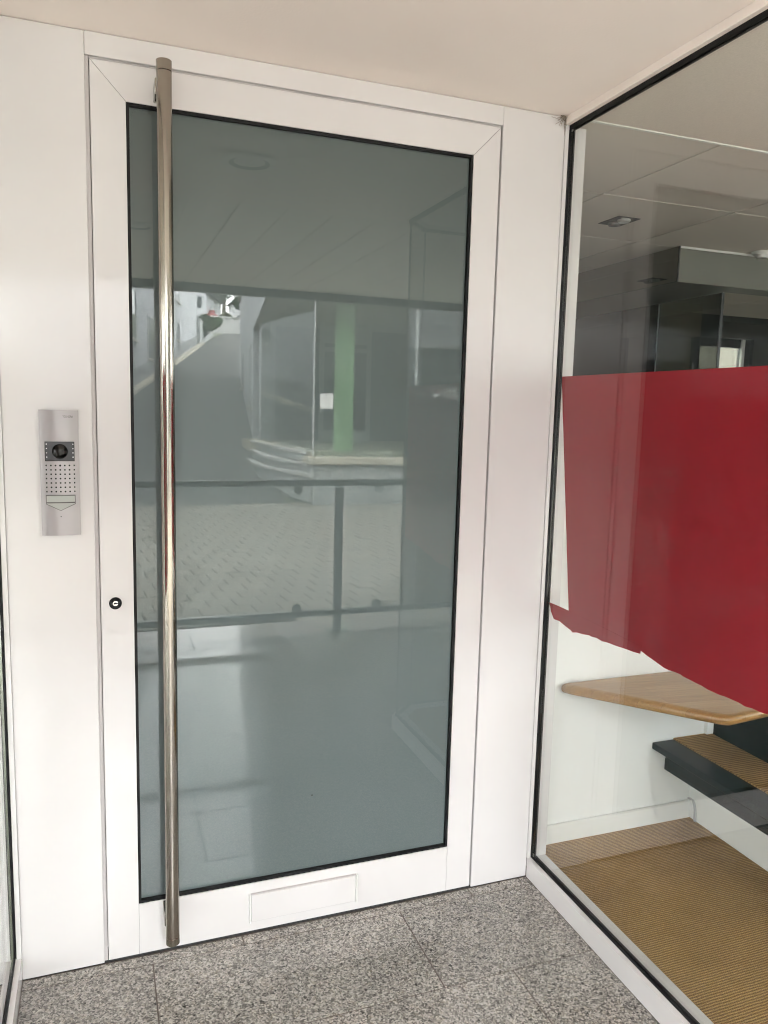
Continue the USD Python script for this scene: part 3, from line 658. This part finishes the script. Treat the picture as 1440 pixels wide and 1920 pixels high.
# interior ceiling
ic2 = thing('interior_ceiling', (3.5, 1, 2.17), kind='structure')
obj('ceiling_board', box(1.2362, 6.4, -1.2, -0.036, 2.162, 2.19), 'ceiling_board', ic2)
obj('edge_trim', box(1.2364, 6.4, -0.0355, -0.027, 2.1585, 2.19), 'lamp_white', ic2)
obj('void', box(1.2364, 6.4, -0.0265, 3.25, 2.181, 2.2), 'dark_gap', ic2)
xj = [1.237, 1.71] + [1.71 + 0.6 * k for k in range(1, 8)]; yj = [-0.026] + [0.557 + 0.585 * k for k in range(5)]
for a, b in zip(xj[:-1], xj[1:]):
    for q, w in zip(yj[:-1], yj[1:]):
        obj('ceiling_tile', box(a + 0.004, b - 0.004, q + 0.003, w - 0.003, 2.170 + abs(RNG.normal(0, 0.0006)), 2.180, 0.0015), 'ceiling_tile', ic2)
def spot(x, y, label):
    t = thing('recessed_spot', (x, y, 2.17), label=label, category='spotlight')
    obj('plate', box(x - 0.052, x + 0.052, y - 0.068, y + 0.068, 2.1675, 2.1698), 'fixture_black', t)
    for s, m2 in ((1, 'rail_grey'), (-1, 'frame_alu')):
        obj('lamp_cup', lathe([(0.0, -0.003), (0.014, -0.004), (0.022, -0.010), (0.026, -0.004), (0.026, 0.0), (0.0, 0.0)], (x, y + s * 0.032, 2.1675), n=24), m2, t, smooth=40)
spot(2.0, 0.852, 'black twin recessed spot in the tiled ceiling nearest the glass')
spot(2.02, 1.9, 'black twin recessed spot deeper in the room, mirrored in the bulkhead side')
# bulkhead, partition, back of the room
bk = thing('bulkhead', (3.2, 1.8, 2.0), label='grey glossy box bulkhead hanging under the tiled ceiling', category='bulkhead')
obj('casing', prism([(2.522, 1.10), (6.3, 1.10), (6.3, 1.235), (2.925, 1.235), (2.925, 3.2), (2.522, 3.2)], 2.008, 2.1665), 'bulkhead_grey', bk)
obj('mirror_panel', box(2.5165, 2.5216, 1.1015, 3.2, 2.0085, 2.166), 'grey_mirror', bk)
obj('end_trim', box(2.5155, 2.5218, 1.0955, 1.101, 2.008, 2.1665), 'dark_metal', bk)
obj('front_trim', box(2.522, 6.3, 1.0945, 1.0995, 2.158, 2.1668), 'skirting_white', bk)
spot_label = 'white round smoke detector on the bulkhead near the right picture edge'
sd = thing('smoke_detector', (2.95, 1.05, 2.15), label=spot_label, category='detector')
obj('base', lathe([(0, 0.0), (0.04, 0.0), (0.045, 0.006), (0.045, 0.012), (0, 0.012)], (2.95, 1.045, 2.158), n=24), 'lamp_white', sd, smooth=40)
obj('sensor', lathe([(0, 0.0), (0.024, 0.004), (0.03, 0.02), (0, 0.02)], (2.95, 1.045, 2.1378), n=24), 'lamp_white', sd, smooth=40)
pt = thing('glass_partition', (2.92, 2.0, 0.05), label='dark tinted glass partition under the bulkhead inside', category='partition')
obj('pane', box(2.915, 2.925, 1.242, 1.695, 0.55, 2.006), 'tinted_glass', pt)
obj('pane', box(2.915, 2.925, 1.703, 3.19, 0.55, 2.006), 'tinted_glass', pt)
obj('edge_strip', box(2.912, 2.928, 1.2365, 1.2415, 0.55, 2.006), 'dark_metal', pt)
obj('edge_strip', box(2.912, 2.928, 1.6955, 1.7025, 0.55, 2.006), 'frame_alu', pt)
obj('sill', box(2.9, 2.94, 1.2, 3.2, 0.046, 0.5495), 'back_wall_grey', pt)
col = thing('interior_column', (3.75, 2.7, 0.05), label='beige square column behind the glass partition', category='column')
obj('shaft', box(3.60, 3.90, 2.55, 2.85, 0.046, 1.95, 0.004), 'column_beige', col)
obj('capital', box(3.56, 3.94, 2.51, 2.89, 1.951, 2.169, 0.004), 'column_beige', col)
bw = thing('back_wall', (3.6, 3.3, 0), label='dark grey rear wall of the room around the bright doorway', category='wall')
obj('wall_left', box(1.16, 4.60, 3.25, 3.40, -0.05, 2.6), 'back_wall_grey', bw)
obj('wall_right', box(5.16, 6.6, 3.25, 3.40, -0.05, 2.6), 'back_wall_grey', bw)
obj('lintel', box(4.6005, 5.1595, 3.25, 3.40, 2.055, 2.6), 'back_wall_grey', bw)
rd = thing('rear_glass_door', (4.7, 3.3, 0.05), label='glazed rear door with black frame letting in bright daylight', category='door')
obj('frame', join([box(4.601, 4.64, 3.29, 3.35, 0.046, 2.05), box(5.09, 5.158, 3.29, 3.35, 0.046, 2.05), box(4.641, 5.089, 3.29, 3.35, 1.98, 2.05), box(4.641, 5.089, 3.29, 3.35, 0.046, 0.14)]), 'dark_metal', rd)
obj('pane', box(4.641, 5.089, 3.315, 3.323, 0.141, 1.979), 'tinted_glass', rd)
obj('white_stop', box(5.06, 5.0895, 3.27, 3.289, 0.046, 2.05), 'lamp_white', rd)
cy = thing('courtyard_wall', (6.5, 7, 0), label='cream courtyard wall seen bright through the rear door', category='wall')
obj('wall_face', box(3, 6.55, 7.0, 7.2, -0.1, 1.92), 'court_cream', cy)
obj('window_reveal', box(5.6, 6.0, 6.985, 6.9995, 0.5, 1.75), 'house_dark_glass', cy)
obj('coping', box(3, 6.55, 6.95, 7.25, 1.9205, 2.0), 'render_white', cy)
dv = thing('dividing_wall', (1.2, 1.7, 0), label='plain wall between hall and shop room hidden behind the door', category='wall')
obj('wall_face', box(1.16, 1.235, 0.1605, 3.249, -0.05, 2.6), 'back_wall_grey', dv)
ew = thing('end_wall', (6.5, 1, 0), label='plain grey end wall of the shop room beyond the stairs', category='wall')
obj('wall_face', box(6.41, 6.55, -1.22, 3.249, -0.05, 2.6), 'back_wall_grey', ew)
# room behind the left glass
obj('interior_floor', box(-5.2, -0.262, -1.19, 0.06, -0.06, 0.045), 'floor_pale', kind='structure')
lw = thing('interior_wall', (-2.5, 0.1, 0), label='white wall of the room behind the left glass wall', category='wall')
obj('wall_face', box(-5.2, -0.2625, 0.0605, 0.16, -0.05, 2.6), 'interior_white', lw)
obj('side_face', box(-5.35, -5.2005, -1.2, 0.16, -0.05, 2.6), 'interior_white', lw)
obj('interior_ceiling', box(-5.2, -0.265, -1.19, 0.06, 2.17, 2.2), 'ceiling_board', kind='structure')
# storey above
ub = thing('shop_building', (0.5, 1, 2.2), label='upper storey of the shop building above the entrance', category='building')
obj('canopy', box(-5.35, 6.55, -3.41, -1.0, ZC + 0.0355, 2.55), 'facade_grey', ub)
obj('slab', box(-5.35, 6.55, -0.9995, 3.40, 2.21, 2.75), 'render_white', ub)
obj('upper_wall', box(-5.35, 6.55, -1.0, 3.40, 2.7505, 6.4), 'facade_grey', ub)

# ================================================================== RAILING BEHIND THE CAMERA (seen mirrored)
YR = -2.646
ra = thing('railing', (1.39, YR, 0), label='grey steel railing with glass panels along the landing edge, mirrored in the door', category='railing')
obj('top_rail', box(-2.6, 4.6, YR - 0.02, YR + 0.02, 0.921, 0.958, 0.002), 'rail_grey', ra)
obj('bottom_rail', box(-2.6, 4.6, YR - 0.018, YR + 0.018, 0.106, 0.143, 0.002), 'rail_grey', ra)
posts = [-0.62, 1.395, 3.41]
for xp in posts:
    obj('post', box(xp - 0.024, xp + 0.024, YR - 0.0175, YR + 0.0175, 0.008, 0.9205, 0.0015), 'rail_grey', ra)
    obj('base_plate', box(xp - 0.07, xp + 0.07, YR - 0.04, YR + 0.04, 0.0008, 0.0075, 0.0015), 'chrome', ra)
for a, b in ((-2.55, -0.62), (-0.62, 1.395), (1.395, 3.41), (3.41, 4.6)):
    obj('glass_panel', box(a + 0.05, b - 0.05, YR - 0.004, YR + 0.004, 0.148, 0.917), 'clear_glass', ra)
for xp in posts:
    for s in (-0.261, 0.261):
        for zc, up in ((0.9205, -1), (0.1435, 1)):
            ang = np.linspace(0, math.pi, 14)
            pts = [(xp + s - 0.026, zc), *[(xp + s - 0.026 * math.cos(q), zc + up * (0.022 + 0.024 * math.sin(q))) for q in ang], (xp + s + 0.026, zc)]
            obj('clamp', face_prism(pts, 1, YR - 0.014, YR + 0.014), 'clamp_black', ra)

# ================================================================== BUILDING ACROSS THE STREET
cs_ = thing('corner_shop', (5, -12, 0), label='white corner building with glazed ground floor and overhanging upper storey across the street', category='building')
n_ = lambda pts: [(a, -b) for a, b in pts]
obj('plinth', box(2.995, 10, -9.6, -9.2, -0.1, 0.57), 'quarry_stone', cs_)
obj('sill', box(2.94, 10, -9.66, -9.14, 0.5705, 0.68, 0.01), 'kerb_stone', cs_)
obj('shop_floor', prism(n_([(3.05, 9.665), (10, 9.665), (10, 14.2), (2.8, 14.2)]), 0.2, 0.75), 'kerb_stone', cs_)
obj('side_plinth', prism(n_([(2.99, 9.65), (3.045, 9.65), (3.045, 13.5), (2.99, 13.5)]), -0.1, 0.65), 'quarry_stone', cs_)
obj('upper_storey', prism(n_([(2.31, 9.2), (10, 9.2), (10, 28), (5.11, 28)]), 3.05, 8.6), 'render_white', cs_)
obj('front_cladding', box(2.36, 9.98, -9.1995, -9.165, 3.17, 8.55), 'plinth_grey', cs_)
obj('soffit', prism(n_([(2.34, 9.23), (10, 9.23), (10, 15.0), (3.2, 15.0)]), 3.02, 3.0495), 'soffit_beige', cs_)
obj('lane_wall', prism(n_([(3.175, 15.0), (10, 15.0), (10, 28), (5.11, 28)]), -0.1, 3.0495), 'render_white', cs_)
for k, (zz, p0, p1) in enumerate(((0.42, (2.597, 11.347), (2.98, 9.28)), (0.58, (2.696, 11.138), (2.98, 9.49)), (0.75, (2.855, 10.671), (2.98, 9.6)))):
    st_ = obj('step', prism(n_([p0, p1, (2.989, 9.7), (2.989, 13.4), (2.75 + 0.06 * k, 13.4)]), 0.0 if k == 0 else zz - 0.16, zz - 0.045), 'quarry_stone', cs_)
    obj('tread', prism(n_([(p0[0] - 0.04, p0[1] + 0.05), (p1[0] - 0.02, p1[1] - 0.06), (2.9895, p1[1] - 0.06), (2.9895, 13.4), (2.71 + 0.06 * k, 13.4)]), zz - 0.0445, zz - 0.0005), 'concrete', st_)
obj('column', join([box(3.05, 3.32, -13.66, -13.40, 0.7505, 3.0195), box(3.02, 3.35, -13.69, -13.37, 0.7506, 0.83)]), 'render_white', cs_)
obj('dark_glazing', box(3.33, 10, -13.9, -13.72, 0.7505, 3.019), 'shade_glass', cs_)
obj('inner_back_wall', box(3.33, 10, -14.2, -13.95, 0.7505, 3.0), 'shop_recess', cs_)
obj('display_pane', box(3.02, 10, -9.305, -9.295, 0.6805, 3.019), 'shop_glass', cs_)
obj('side_pane', box(3.02, 3.03, -13.3, -9.31, 0.7505, 3.019), 'shop_glass', cs_)
obj('corner_bar', box(3.0, 3.019, -9.315, -9.285, 0.6805, 3.019), 'frame_alu', cs_)
for xb in (4.62, 6.2, 7.8):
    obj('pane_bar', box(xb - 0.02, xb + 0.02, -9.294, -9.26, 0.6805, 3.019), 'frame_alu', cs_)
cc, hh = np.array([3.655, -9.87]), 0.148
ang = math.radians(20)
corners = [(cc[0] + hh * math.sqrt(2) * math.cos(ang + q * math.pi / 2 + math.pi / 4), cc[1] + hh * math.sqrt(2) * math.sin(ang + q * math.pi / 2 + math.pi / 4)) for q in range(4)]
obj('green_column', prism(corners, 0.7506, 3.0195), 'green_paint', cs_)
sdx = 4.0
sdr = thing('shop_door', (4.45, -12.5, 0.75), parent=cs_)
obj('frame', join([box(3.98, 4.06, -12.55, -12.48, 0.7506, 3.019), box(4.92, 5.0, -12.55, -12.48, 0.7506, 3.019), box(4.061, 4.919, -12.55, -12.48, 2.48, 2.56), box(4.061, 4.919, -12.549, -12.481, 0.7507, 1.0)]), 'frame_alu', sdr)
obj('pane', box(4.061, 4.919, -12.53, -12.52, 1.001, 3.018), 'shop_glass', sdr)
obj('upper_sign', box(4.0, 4.9, -12.46, -12.44, 2.63, 2.95), 'frame_alu', sdr)
ntc = thing('notice', (3.2, -9.28, 1.39), label='white paper notice hung inside the shop window beside the green column', category='notice')
obj('sheet', box(3.105, 3.305, -9.2945, -9.293, 1.395, 1.62), 'paper_white', ntc)
obj('print', join([box(3.185, 3.225, -9.2928, -9.2922, 1.565, 1.572), box(3.2, 3.21, -9.2928, -9.2922, 1.585, 1.605)]), 'ink_dark', ntc)
# windows of the lane wall and the upper storey
def lane_win(name, parent, line, y, w, z0, z1, m_glass='house_dark_glass', side=1):
    """A window in a wall that follows the lane: dark pane, frame and sill, set along the wall."""
    p0 = np.array([line(y), -y]); p1 = np.array([line(y + w), -(y + w)]); d = (p1 - p0); d /= np.linalg.norm(d)
    nn = np.array([d[1], -d[0]]); nn = nn if nn[0] * side > 0 else -nn
    def quad(a, b, o0, o1, za, zb):
        q = [p0 + d * a + nn * o0, p0 + d * b + nn * o0, p0 + d * b + nn * o1, p0 + d * a + nn * o1]
        P_ = Polygon(q); q = q if P_.exterior.is_ccw else q[::-1]
        return prism(q, za, zb)
    L = np.linalg.norm(p1 - p0)
    wnd = obj('window', join([quad(0, 0.06, -0.02, 0.035, z0, z1), quad(L - 0.06, L, -0.02, 0.035, z0, z1), quad(0.0605, L - 0.0605, -0.02, 0.034, z1 - 0.06, z1), quad(0.0605, L - 0.0605, -0.02, 0.034, z0, z0 + 0.06)]), 'frame_alu', parent)
    obj('window_pane', quad(0.061, L - 0.061, -0.02, 0.012, z0 + 0.061, z1 - 0.061), m_glass, wnd)
    obj('window_sill', quad(-0.05, L + 0.05, -0.02, 0.10, z0 - 0.06, z0 - 0.001), 'kerb_stone', wnd)
lane_win('window', cs_, RW, 21.8, 1.8, 2.0, 3.0, side=-1)
lane_win('window', cs_, RW, 24.0, 2.6, 5.2, 6.7, side=-1)
lane_win('window', cs_, lambda y: RW(y) - 0.0, 15.7, 1.0, 1.4, 2.8, side=-1)

# ================================================================== LEFT HOUSE ALONG THE LANE
lh = thing('white_house', (-3, -20, 0), label='long white rendered house with grey plinth along the climbing lane', category='house')
obj('wall', prism(n_([(-1.7, 10), (5.4, 44), (-3, 45), (-14, 14), (-14, 10)]), -0.2, 8.5), 'render_white', lh)
pv = []
for y in np.linspace(10.0, 44, 18):
    z = float(street_z(y)); pv += [(LW(y) - 0.05, -y, z - 0.2), (LW(y) - 0.05, -y, z + 0.62), (LW(y) + 0.03, -y, z + 0.60), (LW(y) + 0.03, -y, z - 0.2)]
pf = [[4 * i + a, 4 * i + 4 + a, 4 * i + 5 + a, 4 * i + 1 + a] for i in range(17) for a in range(3)]
obj('plinth', (np.array(pv), np.array(pf)), 'plinth_grey', lh)
for y, w, z0, z1 in ((22.4, 1.45, 3.35, 4.9), (26.1, 2.2, 2.95, 4.45), (34.4, 1.1, 4.3, 5.15), (34.2, 1.2, 6.0, 7.4), (26.3, 1.6, 6.4, 7.8), (22.2, 1.4, 6.4, 7.8), (17, 1.6, 3.0, 4.6)):
    lane_win('window', lh, LW, y, w, z0, z1, side=1)
# shop front of that house, facing the entrance
sf = thing('shop_window', (-4.5, -9.95, 0.3), parent=lh)
obj('glazing', box(-8.0, -2.05, -9.999, -9.965, 0.42, 2.42), 'house_dark_glass', sf)
obj('frame', join([box(-8.08, -8.0005, -9.999, -9.93, 0.42, 2.5), box(-2.0495, -1.97, -9.999, -9.93, 0.42, 2.5), box(-8.0, -2.05, -9.999, -9.93, 2.4205, 2.5)]), 'frame_alu', sf)
obj('ledge', box(-8.1, -1.95, -9.999, -9.82, 0.32, 0.4195), 'kerb_stone', sf)
tm = meshkit.text_mesh('...das', 0.17, 0.006, bold=True); tv = np.array(tm.vertices)
tvw = np.stack([-2.47 - tv[:, 0] * (0.84 / tv[:, 0].max()), -9.9645 + tv[:, 2], 1.66 + tv[:, 1]], 1)
obj('lettering', (tvw, np.array(tm.faces)), 'letter_white', sf)
pp = thing('planter', (-2.85, -9.4, -0.03), label='round dark planter bowl with strappy leaves by the shop window', category='planter')
obj('bowl', lathe([(0, 0.0), (0.16, 0.0), (0.30, 0.18), (0.34, 0.42), (0.31, 0.42), (0.27, 0.36), (0, 0.36)], (-2.85, -9.4, -0.03), n=30), 'pot_dark', pp, smooth=40)
lv = []
for k in range(34):
    a = RNG.uniform(0, 2 * math.pi); r = RNG.uniform(0.25, 0.5); h = RNG.uniform(0.3, 0.75); wd = 0.022
    q = np.linspace(0, 1, 7); path = np.stack([-2.85 + np.cos(a) * r * q ** 1.2, -9.4 + np.sin(a) * r * q ** 1.2, 0.33 + h * (q - 0.45 * q ** 3)], 1)
    sd_ = np.array([-math.sin(a), math.cos(a), 0]); ww = wd * (1 - q * 0.92)
    v = np.vstack([path + sd_ * ww[:, None], path - sd_ * ww[:, None]])
    f = np.array([[i, i + 1, 7 + i + 1, 7 + i] for i in range(6)]); lv.append((v, f))
obj('leaves', join(lv), 'leaf_green', pp)

nb = thing('neighbour_house', (22, -14, 0), label='plain rendered house further right along the opposite side of the street', category='house')
obj('wall', box(10.3, 34, -20, -9.6, -0.2, 9.5), 'render_white', nb)
obj('roof', face_prism([(9.9, 9.5), (34.4, 9.5), (34.4, 9.7), (22, 13.5), (9.9, 9.7)], 1, -20.4, -9.2), 'roof_slate', nb)
for k in range(6):
    for z0 in (1.0, 4.2, 6.8):
        obj('window', box(12 + 3.7 * k, 13.3 + 3.7 * k, -9.599, -9.56, z0, z0 + 1.5), 'house_dark_glass', nb)
nb = thing('neighbour_house', (-24, -14, 0), label='plain rendered house further left along the opposite side of the street', category='house')
obj('wall', box(-36, -14.5, -20, -10.2, -0.2, 9.0), 'render_white', nb)
obj('roof', face_prism([(-36.4, 9.0), (-14.1, 9.0), (-14.1, 9.2), (-25, 12.8), (-36.4, 9.2)], 1, -20.4, -9.8), 'roof_slate', nb)
for k in range(5):
    for z0 in (1.0, 4.2, 6.6):
        obj('window', box(-34 + 4 * k, -32.7 + 4 * k, -10.199, -10.16, z0, z0 + 1.5), 'house_dark_glass', nb)
nb = thing('neighbour_house', (-14, 0, 0), label='grey house adjoining the entrance building on the left', category='house')
obj('wall', box(-24, -5.4, -1.0, 8, -0.2, 8.0), 'facade_grey', nb)
nb = thing('neighbour_house', (15, 0, 0), label='grey house adjoining the entrance building on the right', category='house')
obj('wall', box(6.6, 24, -1.0, 8, -0.2, 8.0), 'facade_grey', nb)

# ================================================================== TOP OF THE LANE
ewl = thing('retaining_wall', (10.5, -61.3, 7.1), label='pale concrete retaining wall closing the top of the lane', category='wall')
obj('wall_face', box(8.6, 15, -61.8, -61.2, 6.6, 8.35), 'concrete', ewl)
obj('coping', box(8.5, 15, -61.9, -61.1, 8.3505, 8.45), 'concrete', ewl)
sw = thing('rubble_wall', (6.9, -52, 5), label='rough stone wall with shrubs on the left of the upper lane', category='wall')
obj('wall_face', prism(n_([(5.75, 45.2), (9.0, 60.4), (6.2, 61), (3.2, 45.8)]), 4.4, 6.5), 'quarry_stone', sw)

def leaf_cloud(centre, radii, n, size, seed, hollow=0.5):
    """Many small leaf faces spread through an uneven crown."""
    r = np.random.default_rng(seed)
    k = 9; cl = r.normal(0, 0.42, (k, 3)); cl[:, 2] = r.uniform(-0.55, 0.6, k); cr = r.uniform(0.35, 0.6, k)
    idx = r.integers(0, k, n); d = r.normal(size=(n, 3)); d /= np.linalg.norm(d, axis=1, keepdims=True)
    p = cl[idx] + d * (cr[idx] * r.uniform(hollow, 1.0, n) ** 0.5)[:, None]
    p = p * np.array(radii) + np.array(centre)
    a = r.normal(size=(n, 3)); a /= np.linalg.norm(a, axis=1, keepdims=True); b = np.cross(a, r.normal(size=(n, 3))); b /= np.linalg.norm(b, axis=1, keepdims=True)
    s_ = size * r.uniform(0.6, 1.4, n)[:, None]
    v = np.stack([p - a * s_, p + b * s_ * 0.45, p + a * s_, p - b * s_ * 0.45], 1).reshape(-1, 3)
    i = np.arange(n) * 4
    return v, np.stack([i, i + 1, i + 2, i + 3], 1)
def tree(x, y, h, r, label, seed, leaf='leaf_green', group=None):
    z = float(street_z(y)) - 0.1
    t = thing('tree', (x, -y, z), label=label, category='tree', group=group)
    rr = np.random.default_rng(seed)
    limbs = [tube([(x, -y, z), (x + 0.1, -y, z + h * 0.3), (x - 0.1, -y + 0.1, z + h * 0.75)], [h * 0.03, h * 0.022, h * 0.008], 8)]
    for k in range(7):
        a = rr.uniform(0, 6.28); b = rr.uniform(0.3, 0.6)
        limbs.append(tube([(x, -y, z + h * b), (x + math.cos(a) * r * 0.35, -y + math.sin(a) * r * 0.35, z + h * (b + 0.14)), (x + math.cos(a) * r * 0.75, -y + math.sin(a) * r * 0.75, z + h * (b + 0.25))], [h * 0.012, h * 0.008, h * 0.003], 6))
    obj('trunk', join(limbs), 'bark', t, smooth=60)
    obj('crown', leaf_cloud((x, -y, z + h * 0.62), (r, r, h * 0.42), 5200, 0.24, seed), leaf, t)
tree(17.2, 112, 9.5, 3.6, 'tall dark green tree behind the roof at the top of the lane', 3, 'leaf_dark')
tree(20.5, 116, 11, 4.6, 'broad green tree right of the lane end', 4)
tree(14.3, 118, 10, 4.2, 'tree rising over the chimney of the hillside house', 5)
tree(17.0, 90, 4.6, 1.8, 'small leafy tree behind the concrete wall', 6)
def shrub(x, y, z, r, label, seed, leaf='leaf_dark'):
    t = thing('shrub', (x, -y, z), label=label, category='shrub')
    obj('stem', join([tube([(x, -y, z - 0.1), (x + RNG.normal(0, r * .2), -y + RNG.normal(0, r * .2), z + r * 0.8)], 0.03, 5) for _ in range(4)]), 'bark', t)
    obj('foliage', leaf_cloud((x, -y, z + r * 0.7), (r, r, r * 0.9), 1300, 0.12, seed, 0.3), leaf, t)
shrub(6.75, 51, 6.35, 0.65, 'dark shrub on the rubble wall beside the lane', 11)
shrub(7.75, 55, 6.75, 0.62, 'second dark shrub further up the rubble wall', 12, 'leaf_green')
shrub(5.75, 47.5, 5.7, 0.65, 'low shrub at the lower end of the rubble wall', 13)
shrub(10.3, 64.5, 8.1, 0.6, 'rust coloured shrub in front of the red car', 14, 'leaf_rust')
hh_ = thing('hillside_house', (11, -90, 10.7), label='white house with dark gable roof and chimney on the hillside', category='house')
obj('wall', prism(n_([(11.4, 86), (14.3, 95), (8.6, 97), (5.7, 88)]), 10.2, 13.7), 'render_white', hh_)
rv = np.array([(11.75, -85.5, 12.8), (14.75, -95.4, 12.8), (8.5, -86.9, 14.9), (11.6, -96.3, 14.9), (5.3, -87.8, 12.8), (8.4, -97.5, 12.8)])
rv[:, 2] += 0.75
rv = np.vstack([rv, rv + [0, 0, 0.22]])
rfa = np.array([[0, 1, 3, 2], [2, 3, 5, 4], [6, 8, 9, 7], [8, 10, 11, 9], [0, 6, 7, 1], [4, 5, 11, 10], [0, 2, 8, 6], [2, 4, 10, 8], [1, 7, 9, 3], [3, 9, 11, 5]])
rf = obj('roof', (rv, np.vstack([rfa[:, [0, 2, 1]], rfa[:, [0, 3, 2]]])), 'roof_slate', hh_)
obj('gable', prism(n_([(10.7, 86.25), (10.9, 86.6), (6.2, 88.1), (6.0, 87.8)]), 13.701, 14.15), 'render_white', hh_)
obj('chimney', join([box(11.6, 12.15, -90.6, -90.0, 13.9, 15.8), box(11.5, 12.25, -90.7, -89.9, 15.801, 16.0)]), 'plinth_grey', rf)
for k in range(3):
    x0 = 10.9 - 0.75 * k; y0 = 86.17 + 0.263 * k
    obj('window', prism(n_([(x0, y0 - 0.06), (x0 - 0.42, y0 + 0.087), (x0 - 0.42, y0 + 0.2), (x0, y0 + 0.06)][::-1]), 12.0, 13.2), 'house_dark_glass', hh_)
rh = thing('hillside_house', (19, -104, 13), label='white house front half hidden by trees right of the lane end', category='house')
obj('wall', box(17.6, 24, -110, -102, 12, 15.4), 'render_white', rh)
obj('roof', face_prism([(17.2, 15.4), (24.4, 15.4), (20.8, 18)], 1, -110.4, -101.6), 'roof_slate', rh)
obj('window', box(18.2, 19.0, -101.999, -101.95, 13.4, 14.6), 'house_dark_glass', rh)
def car(x, y, z, yaw, paint_m, label):
    t = thing('car', (x, -y, z), label=label, category='car')
    prof = [(-2.0, 0.25), (2.0, 0.25), (2.1, 0.5), (2.0, 0.78), (1.15, 0.92), (0.55, 1.38), (-0.95, 1.42), (-1.75, 0.98), (-2.08, 0.9), (-2.1, 0.5)]
    c_, s_ = math.cos(yaw), math.sin(yaw)
    def put(me):
        v, f = mesh_vf(me); w = v.copy(); w[:, 0] = x + c_ * v[:, 0] - s_ * v[:, 1]; w[:, 1] = -y + s_ * v[:, 0] + c_ * v[:, 1]; w[:, 2] += z; return w, f
    obj('body', put(face_prism(prof, 1, -0.85, 0.85)), paint_m, t)
    obj('windows', put(join([face_prism([(1.02, 0.96), (0.52, 1.33), (-0.9, 1.36), (-1.5, 0.98)], 1, -0.86, 0.86)])), 'house_dark_glass', t)
    for wx in (-1.3, 1.3):
        for wy in (-0.8, 0.8):
            obj('wheel', put(cyl((wx, wy - 0.1, 0.31), (wx, wy + 0.1, 0.31), 0.31, 18)), 'tyre', t)
obj('terrace', box(4.5, 13.0, -100, -81, 9.5, 10.6), 'quarry_stone', kind='structure')
car(11.6, 88, 10.605, 1.5, 'car_red', 'red parked car in front of the white hillside house')
car(15.3, 80, float(street_z(80)) - 0.2, 0.6, 'car_white', 'white car parked behind the concrete wall at the lane end')
